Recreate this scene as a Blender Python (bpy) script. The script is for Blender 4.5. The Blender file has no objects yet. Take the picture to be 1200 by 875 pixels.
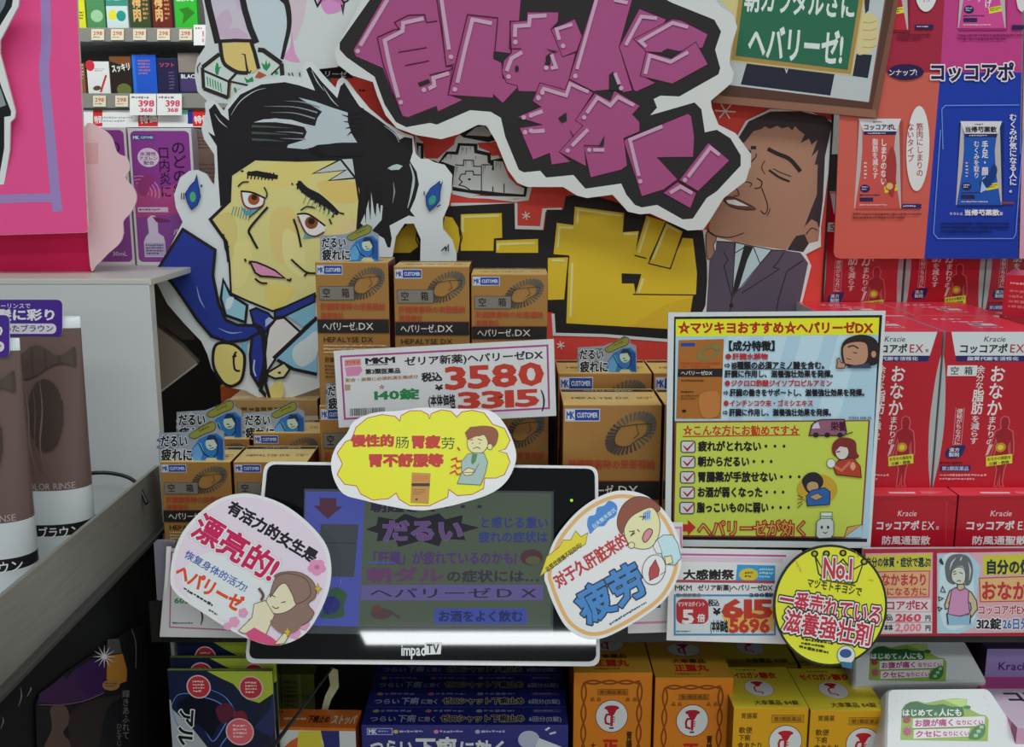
import bpy, bmesh, math, random
import numpy as np
from mathutils import Vector
random.seed(7)
rng = np.random.default_rng(7)
sc = bpy.context.scene
C = sc.collection
# ------------------------------------------------------------------ camera, light, exposure
F = 1200.0
PITCH = math.atan(237.0 / F)
CAM = np.array([0.0, -0.75, 1.40])
cam = bpy.data.objects.new('camera', bpy.data.cameras.new('camera'))
C.objects.link(cam)
cam.location = CAM
cam.rotation_euler = (math.pi / 2 - PITCH, 0, 0)
cam.data.sensor_width = 36.0
cam.data.lens = 36.0
cam.data.clip_start = 0.01
sc.camera = cam
sc.view_settings.view_transform = 'Standard'
sc.view_settings.look = 'None'
sc.view_settings.gamma = 1.0
sc.view_settings.exposure = 0.0
world = bpy.data.worlds.new('store_interior')
sc.world = world
world.use_nodes = True
wb = world.node_tree.nodes['Background']
wb.inputs[0].default_value = (0.90, 0.97, 1.0, 1)
wb.inputs[1].default_value = 0.19


def area(name, loc, rot, sx, sy, power, col=(0.93, 0.98, 1.0)):
    l = bpy.data.lights.new(name, 'AREA')
    l.shape = 'RECTANGLE'
    l.size, l.size_y, l.energy, l.color = sx, sy, power, col
    o = bpy.data.objects.new(name, l)
    C.objects.link(o)
    o.location = loc
    o.rotation_euler = rot
    return o


# fluorescent ceiling fixtures of the shop, all at ceiling height, shining down
area('ceiling_tube', (0.1, -0.60, 2.62), (0, 0, 0), 2.4, 0.30, 14)
area('ceiling_tube', (0.3, -2.15, 2.62), (0, 0, 0), 2.4, 0.30, 18.5)
area("ceiling_tube", (1.10, -6.15, 2.62), (0, 0, 0), 4.2, 0.34, 110)
area('ceiling_tube', (-1.4, 2.2, 2.62), (0, 0, 0), 2.4, 0.25, 27)

# ------------------------------------------------------------------ helpers
_cp, _sp = math.cos(PITCH), math.sin(PITCH)


def rays(p):
    p = np.asarray(p, float).reshape(-1, 2)
    u = (p[:, 0] - 600.0) / F
    v = (437.5 - p[:, 1]) / F
    return np.stack([u, _cp + v * _sp, -_sp + v * _cp], 1)


def P(px, py, Y):
    d = rays((px, py))[0]
    return CAM + d * ((Y - CAM[1]) / d[1])


_mats = {}


def lin(c):
    c /= 255.0
    return c / 12.92 if c <= 0.04045 else ((c + 0.055) / 1.055) ** 2.4


PAPER = 0.78


def rgb(h, k=PAPER):
    return tuple(min(0.96, lin(int(h[i:i + 2], 16)) / k) for i in (0, 2, 4))


def mat(h, kind='paper'):
    key = (h, kind)
    if key in _mats:
        return _mats[key]
    m = bpy.data.materials.new(kind + '_' + h)
    m.use_nodes = True
    nt = m.node_tree
    b = nt.nodes['Principled BSDF']
    col = rgb(h)
    b.inputs['Base Color'].default_value = (*col, 1)
    if kind == 'paper':
        b.inputs['Roughness'].default_value = 0.6
        b.inputs['Specular IOR Level'].default_value = 0.25
    elif kind == 'gloss':
        b.inputs['Roughness'].default_value = 0.28
        b.inputs['Specular IOR Level'].default_value = 0.4
    elif kind == 'foil':
        b.inputs['Metallic'].default_value = 0.25
        b.inputs['Roughness'].default_value = 0.42
    elif kind == 'metal':
        b.inputs['Metallic'].default_value = 0.35
        b.inputs['Roughness'].default_value = 0.5
        n = nt.nodes.new('ShaderNodeTexNoise')
        n.inputs['Scale'].default_value = 14
        r = nt.nodes.new('ShaderNodeValToRGB')
        r.color_ramp.elements[0].color = (*[c * 0.82 for c in col], 1)
        r.color_ramp.elements[1].color = (*[min(1, c * 1.15) for c in col], 1)
        nt.links.new(n.outputs[0], r.inputs[0])
        nt.links.new(r.outputs[0], b.inputs['Base Color'])
    elif kind == 'screen':
        b.inputs['Base Color'].default_value = (0.012, 0.012, 0.014, 1)
        b.inputs['Roughness'].default_value = 0.03
        b.inputs['Emission Color'].default_value = (*[lin(int(h[i:i + 2], 16)) for i in (0, 2, 4)], 1)
        b.inputs['Emission Strength'].default_value = 0.85
    elif kind == 'glass':
        b.inputs['Base Color'].default_value = (0.004, 0.005, 0.006, 1)
        b.inputs['Roughness'].default_value = 0.025
        b.inputs['Specular IOR Level'].default_value = 0.5
    elif kind == 'lam':
        b.inputs['Roughness'].default_value = 0.1
        b.inputs['Specular IOR Level'].default_value = 0.5
    elif kind == 'film':
        out = nt.nodes['Material Output']
        tr = nt.nodes.new('ShaderNodeBsdfTransparent')
        g = nt.nodes.new('ShaderNodeBsdfGlossy')
        g.inputs['Roughness'].default_value = 0.1
        fz = nt.nodes.new('ShaderNodeFresnel')
        fz.inputs['IOR'].default_value = 1.13
        mx = nt.nodes.new('ShaderNodeMixShader')
        nt.links.new(fz.outputs[0], mx.inputs[0])
        nt.links.new(tr.outputs[0], mx.inputs[1])
        nt.links.new(g.outputs[0], mx.inputs[2])
        nt.links.new(mx.outputs[0], out.inputs[0])
    elif kind == 'tint':
        b.inputs['Roughness'].default_value = 0.15
        b.inputs['Alpha'].default_value = 0.86
    elif kind == 'plastic':
        b.inputs['Roughness'].default_value = 0.32
    _mats[key] = m
    return m


# ---- glyphs of the built-in font, cached one character at a time
_gl = {}


def glyph(ch):
    if ch in _gl:
        return _gl[ch]
    c = bpy.data.curves.new('t', 'FONT')
    c.body = ch
    c.size = 1
    c.resolution_u = 2
    c.dimensions = '2D'
    c.fill_mode = 'FRONT'
    o = bpy.data.objects.new('t', c)
    C.objects.link(o)
    bpy.context.view_layer.update()
    m = bpy.data.meshes.new_from_object(o.evaluated_get(bpy.context.evaluated_depsgraph_get()))
    V = np.array([v.co[:2] for v in m.vertices], float).reshape(-1, 2)
    Fc = [tuple(p.vertices) for p in m.polygons]
    cnt = {}
    for f in Fc:
        for i in range(len(f)):
            a, b = f[i], f[(i + 1) % len(f)]
            k = (min(a, b), max(a, b))
            cnt[k] = cnt.get(k, 0) + 1
    E = [k for k, n in cnt.items() if n == 1]
    bpy.data.objects.remove(o)
    bpy.data.curves.remove(c)
    bpy.data.meshes.remove(m)
    wide = ord(ch) > 0x2000
    if len(V) == 0:
        adv, x0 = (1.0 if wide else 0.32), 0
    elif wide:
        adv, x0 = 1.0, 0
    else:
        x0 = V[:, 0].min()
        adv = V[:, 0].max() - x0 + 0.09
        V = V - [x0 - 0.045, 0]
    _gl[ch] = (V, Fc, E, adv)
    return _gl[ch]


def smooth(pts, closed, n=5):
    p = np.asarray(pts, float)
    N = len(p)
    out = []
    rngN = N if closed else N - 1
    for i in range(rngN):
        if closed:
            a, b, c, d = p[(i - 1) % N], p[i], p[(i + 1) % N], p[(i + 2) % N]
        else:
            a, b, c, d = p[max(i - 1, 0)], p[i], p[i + 1], p[min(i + 2, N - 1)]
        for k in range(n):
            t = k / n
            out.append(0.5 * (2 * b + (c - a) * t + (2 * a - 5 * b + 4 * c - d) * t * t + (3 * b - a - 3 * c + d) * t ** 3))
    if not closed:
        out.append(p[-1])
    return np.array(out)


class Cv:
    """A printed surface: shapes are given on the sheet and laid on its plane as thin printed layers."""
    STEP = 1.5e-5

    def __init__(s, fn, n, kind='paper'):
        s.fn, s.n, s.kind = fn, np.asarray(n, float), kind
        s.V, s.F, s.M, s.nv = [], [], [], 0
        s.mats, s.mi = [], {}
        s.z = 0.0
        s.fr()

    def fr(s, ox=0, oy=0, sx=1, sy=None):
        s.ox, s.oy, s.sx, s.sy = ox, oy, sx, (sy or sx)
        return s

    def m(s, h, kind=None):
        k = (h, kind or s.kind)
        if k not in s.mi:
            s.mi[k] = len(s.mats)
            s.mats.append(mat(*k))
        return s.mi[k]

    def put(s, pts, faces, h, kind=None, lift=None):
        p = np.asarray(pts, float).reshape(-1, 2)
        p = np.stack([s.ox + p[:, 0] / s.sx, s.oy + p[:, 1] / s.sy], 1)
        w = s.fn(p)
        L = s.z if lift is None else s.z + np.asarray(lift).reshape(-1, 1)
        s.V.append(w + s.n * L)
        mi = s.m(h, kind)
        for f in faces:
            s.F.append(tuple(i + s.nv for i in f))
            s.M.append(mi)
        s.nv += len(p)

    def up(s):
        s.z += s.STEP

    def poly(s, pts, h, sm=False, kind=None, line=None, lw=1.0):
        s.up()
        if sm:
            pts = smooth(pts, True)
        s.put(pts, [tuple(range(len(pts)))], h, kind)
        if line:
            s.line(pts, lw, line, closed=True)
        return s

    def rect(s, x, y, w, h_, h, kind=None, line=None, lw=1.0, r=0):
        if r:
            return s.poly(rr(x, y, w, h_, r), h, kind=kind, line=line, lw=lw)
        return s.poly([(x, y), (x + w, y), (x + w, y + h_), (x, y + h_)], h, kind=kind, line=line, lw=lw)

    def ell(s, cx, cy, rx, ry, h, rot=0, n=28, kind=None, line=None, lw=1.0):
        return s.poly(ell(cx, cy, rx, ry, rot, n), h, kind=kind, line=line, lw=lw)

    def line(s, pts, w, h, closed=False, sm=False, taper=None, kind=None):
        s.up()
        if sm:
            pts = smooth(pts, closed)
        p = np.asarray(pts, float)
        keep = [0] + [i for i in range(1, len(p)) if np.linalg.norm(p[i] - p[i - 1]) > 1e-6]
        p = p[keep]
        N = len(p)
        if N < 2:
            return s
        L, R = [], []
        for i in range(N):
            if closed:
                a, b, c = p[i - 1], p[i], p[(i + 1) % N]
            else:
                a, b, c = p[max(i - 1, 0)], p[i], p[min(i + 1, N - 1)]
            d1, d2 = b - a, c - b
            d1 = d1 / (np.linalg.norm(d1) or 1)
            d2 = d2 / (np.linalg.norm(d2) or 1)
            if not closed and i == 0:
                d1 = d2
            if not closed and i == N - 1:
                d2 = d1
            t = d1 + d2
            nt = np.linalg.norm(t)
            t = t / nt if nt > 1e-3 else d1
            nn = np.array([-t[1], t[0]])
            k = 1 / max(0.45, abs(nn @ np.array([-d1[1], d1[0]])))
            ww = w / 2
            if taper:
                f = i / (N - 1)
                ww *= taper[0] + (taper[1] - taper[0]) * f if len(taper) == 2 else (taper[0] * (1 - 2 * f) + taper[1] * 2 * f if f < .5 else taper[1] * (2 - 2 * f) + taper[2] * (2 * f - 1))
            L.append(b + nn * ww * k)
            R.append(b - nn * ww * k)
        pts = np.array(L + R)
        fs = [(i, (i + 1) % N, N + (i + 1) % N, N + i) for i in range(N if closed else N - 1)]
        lift = rng.random(2 * N) * 4e-6
        s.put(pts, fs, h, kind, lift)
        return s

    def slab(s, pts, th, h, edge=None, sm=False, kind=None):
        """the sheet itself, with its real thickness"""
        if sm:
            pts = smooth(pts, True)
        p = np.asarray(pts, float)
        p = np.stack([s.ox + p[:, 0] / s.sx, s.oy + p[:, 1] / s.sy], 1)
        w = s.fn(p) + s.n * s.z
        N = len(p)
        s.V.append(np.concatenate([w, w - s.n * th]))
        a, b = s.m(h, kind), s.m(edge or h, kind)
        s.F.append(tuple(i + s.nv for i in range(N)))
        s.M.append(a)
        s.F.append(tuple(s.nv + N + i for i in reversed(range(N))))
        s.M.append(b)
        for i in range(N):
            j = (i + 1) % N
            s.F.append((s.nv + j, s.nv + i, s.nv + N + i, s.nv + N + j))
            s.M.append(b)
        s.nv += 2 * N
        return s

    def t(s, txt, x, y, w, h_, h, b=0.0, rot=0, out=(), vert=False, sp=0, skew=0, kind=None):
        """lettering fitted into a box of the sheet; b = extra weight; out = ((colour, weight), ...) drawn beneath"""
        asc = all(ord(c) < 0x2000 for c in txt)
        lo, hi = (0.0, 0.71) if asc else (-0.10, 0.86)
        items, pos = [], 0.0
        for ch in txt:
            if vert and ch in 'ー-':
                ch = '｜' if ch == 'ー' else '|'
            V, Fc, E, adv = glyph(ch)
            items.append((V, Fc, E, pos))
            pos += (1.0 if vert else adv) + sp
        pos -= sp
        ca, sa = math.cos(math.radians(rot)), math.sin(math.radians(rot))
        for colr, bw in list(out) + [(h, b)]:
            s.up()
            for V, Fc, E, x0 in items:
                if not len(V):
                    continue
                pts, fs = V, list(Fc)
                lift = np.zeros(len(V))
                if bw:
                    e = np.array(E)
                    A, B = V[e[:, 0]], V[e[:, 1]]
                    d = B - A
                    d = d / np.maximum(np.linalg.norm(d, axis=1, keepdims=True), 1e-9)
                    nn = np.stack([-d[:, 1], d[:, 0]], 1) * bw
                    dd = d * bw * 0.55
                    q = np.stack([A - nn * .75 - dd, B - nn * .75 + dd, B + dd * 1.3, B + nn * .75 + dd, A + nn * .75 - dd, A - dd * 1.3], 1)
                    k = len(V)
                    pts = np.concatenate([V, q.reshape(-1, 2)])
                    fs += [tuple(range(k + 6 * i, k + 6 * i + 6)) for i in range(len(E))]
                    lift = np.concatenate([lift, np.repeat(1e-6 + rng.random(len(E)) * 9e-6, 6)])
                if vert:
                    cw = min(w, h_ / len(txt) * 1.6)
                    X = x + pts[:, 0] * w
                    Y = y + (x0 + (hi - pts[:, 1]) / (hi - lo)) * (h_ / pos)
                    Q = np.stack([X, Y], 1)
                else:
                    X = (pts[:, 0] + x0) * (w / pos)
                    Y = (hi - pts[:, 1]) * (h_ / (hi - lo))
                    X = X + skew * (h_ - Y)
                    Q = np.stack([x + X * ca - Y * sa, y + X * sa + Y * ca], 1)
                s.put(Q, fs, colr, kind, lift)
        return s

    def dash(s, x, y, w, h_, n, h, rot=0, kind=None):
        """rows of print too small to read"""
        ca, sa = math.cos(math.radians(rot)), math.sin(math.radians(rot))
        rh = h_ / n
        s.up()
        for r in range(n):
            X = 0
            end = w * (1 if r < n - 1 else 0.75)
            while X < end:
                L = rh * random.uniform(0.35, 0.8)
                X2 = min(X + L, end)
                y0 = rh * (r + random.uniform(.12, .3))
                y1 = rh * (r + random.uniform(.55, .75))
                q = [(X, y0), (X2, y0), (X2, y1), (X, y1)]
                s.put([(x + a * ca - b * sa, y + a * sa + b * ca) for a, b in q], [(0, 1, 2, 3)], h, kind)
                X = X2 + rh * random.uniform(0.1, 0.25)
        return s

    def build(s, name, parent=None, origin=None):
        V = np.concatenate(s.V)
        if parent is not None:
            org = np.array(parent['_o'])
        elif origin is not None:
            org = np.asarray(origin, float)
        else:
            mn, mx = V.min(0), V.max(0)
            org = np.array([(mn[0] + mx[0]) / 2, (mn[1] + mx[1]) / 2, mn[2]])
        me = bpy.data.meshes.new(name)
        me.from_pydata((V - org).tolist(), [], s.F)
        for m_ in s.mats:
            me.materials.append(m_)
        me.polygons.foreach_set('material_index', s.M)
        me.update()
        o = bpy.data.objects.new(name, me)
        C.objects.link(o)
        if parent is not None:
            o.parent = parent
        else:
            o.location = org
        o['_o'] = org.tolist()
        return o


def rr(x, y, w, h, r, n=5):
    out = []
    for cx, cy, a0 in ((x + w - r, y + r, -90), (x + w - r, y + h - r, 0), (x + r, y + h - r, 90), (x + r, y + r, 180)):
        for k in range(n + 1):
            a = math.radians(a0 + 90 * k / n)
            out.append((cx + r * math.cos(a), cy + r * math.sin(a)))
    return out


def rquad(c, r, n=5):
    """four corners (any quadrilateral) with rounded corners"""
    c = [np.array(p, float) for p in c]
    out = []
    for i in range(len(c)):
        a, b, d = c[i - 1], c[i], c[(i + 1) % len(c)]
        p = b + (a - b) / np.linalg.norm(a - b) * r
        q = b + (d - b) / np.linalg.norm(d - b) * r
        for k in range(n + 1):
            t = k / n
            out.append(tuple((1 - t) ** 2 * p + 2 * t * (1 - t) * b + t * t * q))
    return out


def ell(cx, cy, rx, ry, rot=0, n=28):
    a = math.radians(rot)
    return [(cx + rx * math.cos(t) * math.cos(a) - ry * math.sin(t) * math.sin(a),
             cy + rx * math.cos(t) * math.sin(a) + ry * math.sin(t) * math.cos(a)) for t in [2 * math.pi * i / n for i in range(n)]]


def sheet(px, py, Y, tilt=0, yaw=0, kind='paper'):
    """a flat sheet standing in the display through the point seen at (px, py); tilt = leaning back, in degrees"""
    p0 = P(px, py, Y)
    a, b = math.radians(tilt), math.radians(yaw)
    n = np.array([math.sin(b) * math.cos(a), -math.cos(b) * math.cos(a), math.sin(a)])

    def fn(p):
        d = rays(p)
        return CAM + d * (((p0 - CAM) @ n) / (d @ n))[:, None]
    return Cv(fn, n, kind)


def xsheet(X, kind='paper'):
    """a flat sheet on a plane facing +X"""
    def fn(p):
        d = rays(p)
        return CAM + d * ((X - CAM[0]) / d[:, 0])[:, None]
    return Cv(fn, (1, 0, 0), kind)


def tag(o, label, cat, group=None):
    o['label'], o['category'] = label, cat
    if group:
        o['group'] = group
    return o


def struct(o):
    o['kind'] = 'structure'
    return o


def mesh_obj(name, bm, m, parent=None, loc=(0, 0, 0)):
    me = bpy.data.meshes.new(name)
    bm.to_mesh(me)
    bm.free()
    for x in (m if isinstance(m, (list, tuple)) else [m]):
        me.materials.append(x)
    o = bpy.data.objects.new(name, me)
    C.objects.link(o)
    o.location = loc
    if parent is not None:
        o.parent = parent
    return o


def empty(name, loc):
    o = bpy.data.objects.new(name, None)
    C.objects.link(o)
    o.location = loc
    o['_o'] = [float(v) for v in loc]
    return o


def bx(bm, x0, x1, y0, y1, z0, z1, bev=0.0):
    r = bmesh.ops.create_cube(bm, size=1.0)
    vs = r['verts']
    for v in vs:
        v.co = ((x0 + x1) / 2 + v.co.x * (x1 - x0), (y0 + y1) / 2 + v.co.y * (y1 - y0), (z0 + z1) / 2 + v.co.z * (z1 - z0))
    if bev:
        es = list({e for v in vs for e in v.link_edges})
        bmesh.ops.bevel(bm, geom=es, offset=bev, segments=2, profile=0.6, affect='EDGES')
    return bm


def box_mesh(name, x0, x1, y0, y1, z0, z1, m, parent=None, bev=0.0, loc=(0, 0, 0)):
    return mesh_obj(name, bx(bmesh.new(), x0, x1, y0, y1, z0, z1, bev), m, parent, loc)


class Carton:
    """a printed carton: body in local metres, base centre of the front edge at the origin, art on its faces in units of width/100"""

    def __init__(s, w, d, h, base, kind='paper', top=None, side=None, bev=0.0006):
        s.w, s.d, s.h = w, d, h
        s.k = w / 100.0
        s.cv = Cv(None, (0, -1, 0), kind)
        bm = bx(bmesh.new(), -w / 2, w / 2, 0, d, 0, h, bev)
        bm.normal_update()
        bm.verts.ensure_lookup_table()
        s.cv.V.append(np.array([v.co[:] for v in bm.verts]))
        a, b, c = s.cv.m(base), s.cv.m(top or base), s.cv.m(side or base)
        for f in bm.faces:
            s.cv.F.append(tuple(v.index for v in f.verts))
            s.cv.M.append(b if f.normal.z > .6 else (c if abs(f.normal.x) > .6 else a))
        s.cv.nv = len(bm.verts)
        bm.free()

    def face(s, which):
        w, d, h, k = s.w, s.d, s.h, s.k
        c = s.cv
        c.fr()
        c.z = 2e-5
        if which == 'front':
            c.n = np.array([0., -1, 0])
            c.fn = lambda p: np.stack([-w / 2 + p[:, 0] * k, 0 * p[:, 0], h - p[:, 1] * k], 1)
        elif which == 'top':        # v = 0 at the back edge
            c.n = np.array([0., 0, 1])
            c.fn = lambda p: np.stack([-w / 2 + p[:, 0] * k, d - p[:, 1] * k, h + 0 * p[:, 0]], 1)
        elif which == 'left':
            c.n = np.array([-1., 0, 0])
            c.fn = lambda p: np.stack([-w / 2 + 0 * p[:, 0], d - p[:, 0] * k, h - p[:, 1] * k], 1)
        return c

    def make(s, name):
        o = s.cv.build(name, origin=(0, 0, 0))
        return o


def put_box(o, xl, xr, yt, Y, w, h, yaw=0, first=True, zbase=None):
    """stand a carton so its upper front edge is seen from (xl, yt) to (xr, yt) at depth Y"""
    if not first:
        o = o.copy()
        C.objects.link(o)
    a, b = P(xl, yt, Y), P(xr, yt, Y)
    sc_ = (b[0] - a[0]) / w
    o.scale = (sc_, sc_, sc_)
    z = a[2] - h * sc_
    if zbase is not None:
        o.scale = (sc_, sc_, (a[2] - zbase) / h)
        z = zbase
    o.location = ((a[0] + b[0]) / 2, Y, z)
    o.rotation_euler = (0, 0, math.radians(yaw))
    return o
# ------------------------------------------------------------------ the shop and the two shelving units
fl = box_mesh('floor', -4, 4, -8, 5, -0.05, 0.0, mat('b9b6ae', 'plastic'))
struct(fl)
for n_, a_ in (('wall_back', (-4, 4, 4.95, 5.0)), ('wall_left', (-4.05, -4, -8, 5)), ('wall_right', (4, 4.05, -8, 5))):
    struct(box_mesh(n_, *a_, 0, 2.8, mat('c9cac6', 'plastic')))
ZS, ZB = 1.065, 0.872            # upper and lower shelf of the display
dark, steel = mat('1b1a1a'), mat('77777a', 'metal')
disp = empty('display_shelf', (0.1, 0.25, ZS - 0.03))
tag(disp, 'dark shop shelf board carrying the gold and red boxes, with a price rail', 'shelf')
low = empty('display_shelf', (0.1, 0.2, ZB - 0.03))
tag(low, 'dark shop shelf board carrying the orange, yellow and blue boxes', 'shelf')
fra = empty('shelf_frame', (0.1, 0.5, 0.0))
tag(fra, 'dark upright back of the shelving behind the boxes and boards', 'shelving unit')


def part(name, x0, x1, y0, y1, z0, z1, m, parent, bev=0.0008):
    o = box_mesh(name, x0, x1, y0, y1, z0, z1, m, None, bev)
    o.parent = parent
    o.matrix_parent_inverse = parent.matrix_world.inverted() if False else o.matrix_parent_inverse
    o.location = (-parent.location[0], -parent.location[1], -parent.location[2])
    return o


part('board', -0.285, 0.60, 0.006, 0.468, ZS - 0.018, ZS, dark, disp)
part('board', -0.285, 0.60, -0.075, 0.468, ZB - 0.018, ZB, dark, low)
part('price_rail', -0.285, 0.60, 0.002, 0.006, ZS - 0.03, ZS + 0.004, mat('1a1a1a', 'plastic'), disp)
part('price_rail', -0.285, 0.60, -0.079, -0.075, ZB - 0.03, ZB + 0.002, mat('1a1a1a', 'plastic'), low)
part('back_panel', -0.285, 0.60, 0.50, 0.515, 0.0, 1.42, mat('2a2623'), fra)
for x in (-0.305, 0.60):
    part('upright', x, x + 0.02, 0.47, 0.515, 0.0, 1.42, dark, fra)

gon = empty('gondola_shelf', (-0.45, -0.05, 0.0))
tag(gon, 'grey metal shelf with a raised front lip running back along the left edge', 'shelving unit')
part('shelf_deck', -0.75, -0.302, -0.45, 0.088, 1.098, 1.112, steel, gon)
part('front_lip', -0.3025, -0.2995, -0.45, 0.088, 1.104, 1.1555, mat('8b8c84', 'metal'), gon, 0.0006)
part('lip_flange', -0.3035, -0.2935, -0.45, 0.088, 1.1005, 1.1045, mat('484946', 'metal'), gon)
part('side_panel', -0.32, -0.3005, -0.45, 0.088, 0.0, 1.100, mat('0f1113'), gon)
part('gap_shade_panel', -0.75, -0.290, 0.42, 0.43, 0.0, 1.307, mat('1d1916'), gon)  # dark sheet added to stand for the shade in the gap below the ledge
ep = part('end_panel', -0.75, -0.2975, 0.088, 0.100, 0.95, 1.310, mat('c3c6c6', 'plastic'), gon)
part('ledge', -0.75, -0.296, 0.088, 0.21, 1.308, 1.3135, mat('c2bfb8', 'plastic'), gon)
part('ledge', -0.75, -0.205, 0.2102, 0.30, 1.308, 1.3135, mat('c2bfb8', 'plastic'), gon)
cv = sheet(200, 420, 0.20)
cv.slab([(170, 372), (212, 405), (231, 425), (229, 429), (182, 463), (170, 470)], 0.01, '85786b', '5c534b')
cv.line([(231, 426), (180, 465)], 2.0, 'b3aaa0')
cv.poly([(178, 330), (178, 372), (214, 398), (228, 398), (228, 340), (215, 330)], '3b322b')
b_ = cv.build('shelf_bracket', gon)

# black cable lying on the deck behind the tubes
cb = bmesh.new()
pts = smooth([P(88, 562, 0.03), P(110, 554, 0.05), P(140, 556, 0.055), P(160, 566, 0.05), P(172, 590, 0.04)], False, 6)
cu = bpy.data.curves.new('cable', 'CURVE')
cu.dimensions = '3D'
cu.bevel_depth = 0.0016
sp_ = cu.splines.new('POLY')
sp_.points.add(len(pts) - 1)
for q, w in zip(sp_.points, pts):
    q.co = (*w, 1)
cu.materials.append(mat('161616', 'plastic'))
ctmp = bpy.data.objects.new('tmp', cu)
C.objects.link(ctmp)
bpy.context.view_layer.update()
cab = bpy.data.objects.new('cable', bpy.data.meshes.new_from_object(ctmp.evaluated_get(bpy.context.evaluated_depsgraph_get())))
bpy.data.objects.remove(ctmp)
C.objects.link(cab)
tag(cab, 'thin black cable looping behind the brown hair rinse tubes', 'cable')
cb.free()

# ------------------------------------------------------------------ left: hair colour rinse tubes
def tube(base, w, hgt, name, label, hdr, foot):
    r = empty(name, base)
    tag(r, label, 'tube', 'hair rinse tubes')
    # body: round at the foot, pressed flat at the top seam
    nseg, rows = 40, 22
    V, Fc, M = [], [], []
    for j in range(rows + 1):
        t = j / rows
        hx = w / 2 * (0.90 + 0.10 * t)
        hy = 0.021 * (1 - t) ** 0.8 + 0.0012
        for i in range(nseg):
            a = 2 * math.pi * i / nseg
            c_, s_ = math.cos(a), math.sin(a)
            cx = math.copysign(abs(c_) ** 0.8, c_)
            V.append((hx * cx, hy * s_, hgt * t))
    for j in range(rows):
        t = (j + .5) / rows
        mi = 0 if t > 0.305 else (1 if t > 0.19 else (2 if t > 0.115 else 1))
        if t > 0.955:
            mi = 3
        for i in range(nseg):
            k = (i + 1) % nseg
            Fc.append((j * nseg + i, j * nseg + k, (j + 1) * nseg + k, (j + 1) * nseg + i))
            M.append(mi)
    Fc.append(tuple(range(nseg))[::-1])
    M.append(1)
    Fc.append(tuple(rows * nseg + i for i in range(nseg)))
    M.append(3)
    me = bpy.data.meshes.new('tube_body')
    me.from_pydata(V, [], Fc)
    for h_, k_ in (('6a5550', 'gloss'), ('c9cfd0', 'gloss'), ('1f1d1d', 'gloss'), ('cfd6d8', 'gloss')):
        me.materials.append(mat(h_, k_))
    me.polygons.foreach_set('material_index', M)
    me.polygons.foreach_set('use_smooth', [True] * len(M))
    o = bpy.data.objects.new('tube_body', me)
    C.objects.link(o)
    o.parent = r
    # print that follows the curved front
    def fn(p):
        t = 1 - p[:, 1] / 100
        hx = w / 2 * (0.90 + 0.10 * t)
        u = np.clip(p[:, 0] / 50 - 1, -.97, .97)
        hy = 0.021 * (1 - np.clip(t, 0, 1)) ** 0.8 + 0.0012
        c_ = np.sign(u) * np.abs(u) ** 1.25
        return np.stack([base[0] + hx * u, base[1] - hy * np.sqrt(1 - c_ ** 2) - 0.0007, base[2] + hgt * t], 1)
    cv = Cv(fn, (0, -1, 0), 'gloss')
    cv.t('COLOR RINSE', 30, 65, 60, 2.6, 'b0a39c')
    lt = cv.build('lettering', r)
    lt.parent = o
    cv = Cv(fn, (0, -1, 0), 'gloss')
    cv.t(foot, 10, 82.4, 84, 4.8, 'e6e8e8', .02)
    lt = cv.build('shade_name', r)
    lt.parent = o
    cv = Cv(fn, (0, -1, 0), 'gloss')
    # the dyed hair lock shown through the printed window
    for k in range(26):
        x = 18 + k * 3.0
        cv.line([(x, 13 + 2 * math.sin(k * .4)), (x + .3, 17), (x + .5, 21 + 3 * math.sin(k * .23))], 3.4, '51433e' if k % 5 else '493c38')
    for k in range(19):
        x = 43 + k * 2.0
        h_ = 13 * math.sqrt(max(0.02, 1 - ((k - 9) / 9.6) ** 2))
        cv.line([(x, 37 - h_), (x, 37 - h_ / 2), (x, 37), (x, 37 + h_ / 2), (x, 37 + h_ * 1.15)], 2.4, '443934')
    for k in range(5):
        cv.line([(20 + 9 * k, 24), (26 + 8 * k, 36), (30 + 6 * k, 50), (40 + 5 * k, 62)], 2.2, ('75625b', '5f4c46')[k % 2], sm=True, taper=(.2, 1, .2))
    hp_ = cv.build('hair_print', r)
    hp_.parent = o
    return r


tb1 = P(66, 652, -0.018)
t1 = tube((tb1[0], tb1[1], 1.1125), 0.066, 0.185, 'rinse_tube', 'brown hair rinse tube with a purple top tag, the farther one beside the grey panel', None, 'ダークブラウン')
tb2 = P(-2, 690, -0.085)
t2 = tube((tb2[0], tb2[1], 1.1125), 0.062, 0.180, 'rinse_tube', 'brown hair rinse tube cut by the left picture edge, the nearer one', None, 'ライトブラウン')
for tt, w, lines, (hx, hy) in ((t1, 0.066, 1, (-8, 351)), (t2, 0.062, 1, (-70, 369))):
    cv = sheet(30, 380, tt.location[1] - 0.004, kind='gloss')
    if tt is t1:
        cv.slab(rr(-10, 351, 83, 43, 6), 0.0008, '482a8c', 'd8d8e0')
        cv.t('カラーリンスで', -14, 355, 50, 6.5, 'e0dcee', .01)
        cv.t('白髪に彩り', -22, 362, 89, 13.5, 'eeeaf8', .05)
        cv.rect(-10, 379, 76, 12, 'd9d5e6', r=5.5)
        cv.t('おちついたブラウン', -26, 380.5, 89, 8.5, '2a1a50', .02)
    else:
        cv.slab(rr(-70, 369, 81, 49, 6), 0.0008, '482a8c', 'd8d8e0')
        cv.t('白髪に彩り', -76, 381, 82, 13.5, 'eeeaf8', .05)
        cv.rect(-66, 400, 71, 12, 'd9d5e6', r=5.5)
        cv.t('あかるいブラウン', -62, 401.5, 64, 8.5, '2a1a50', .02)
    cv.build('header_tag', tt)

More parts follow.
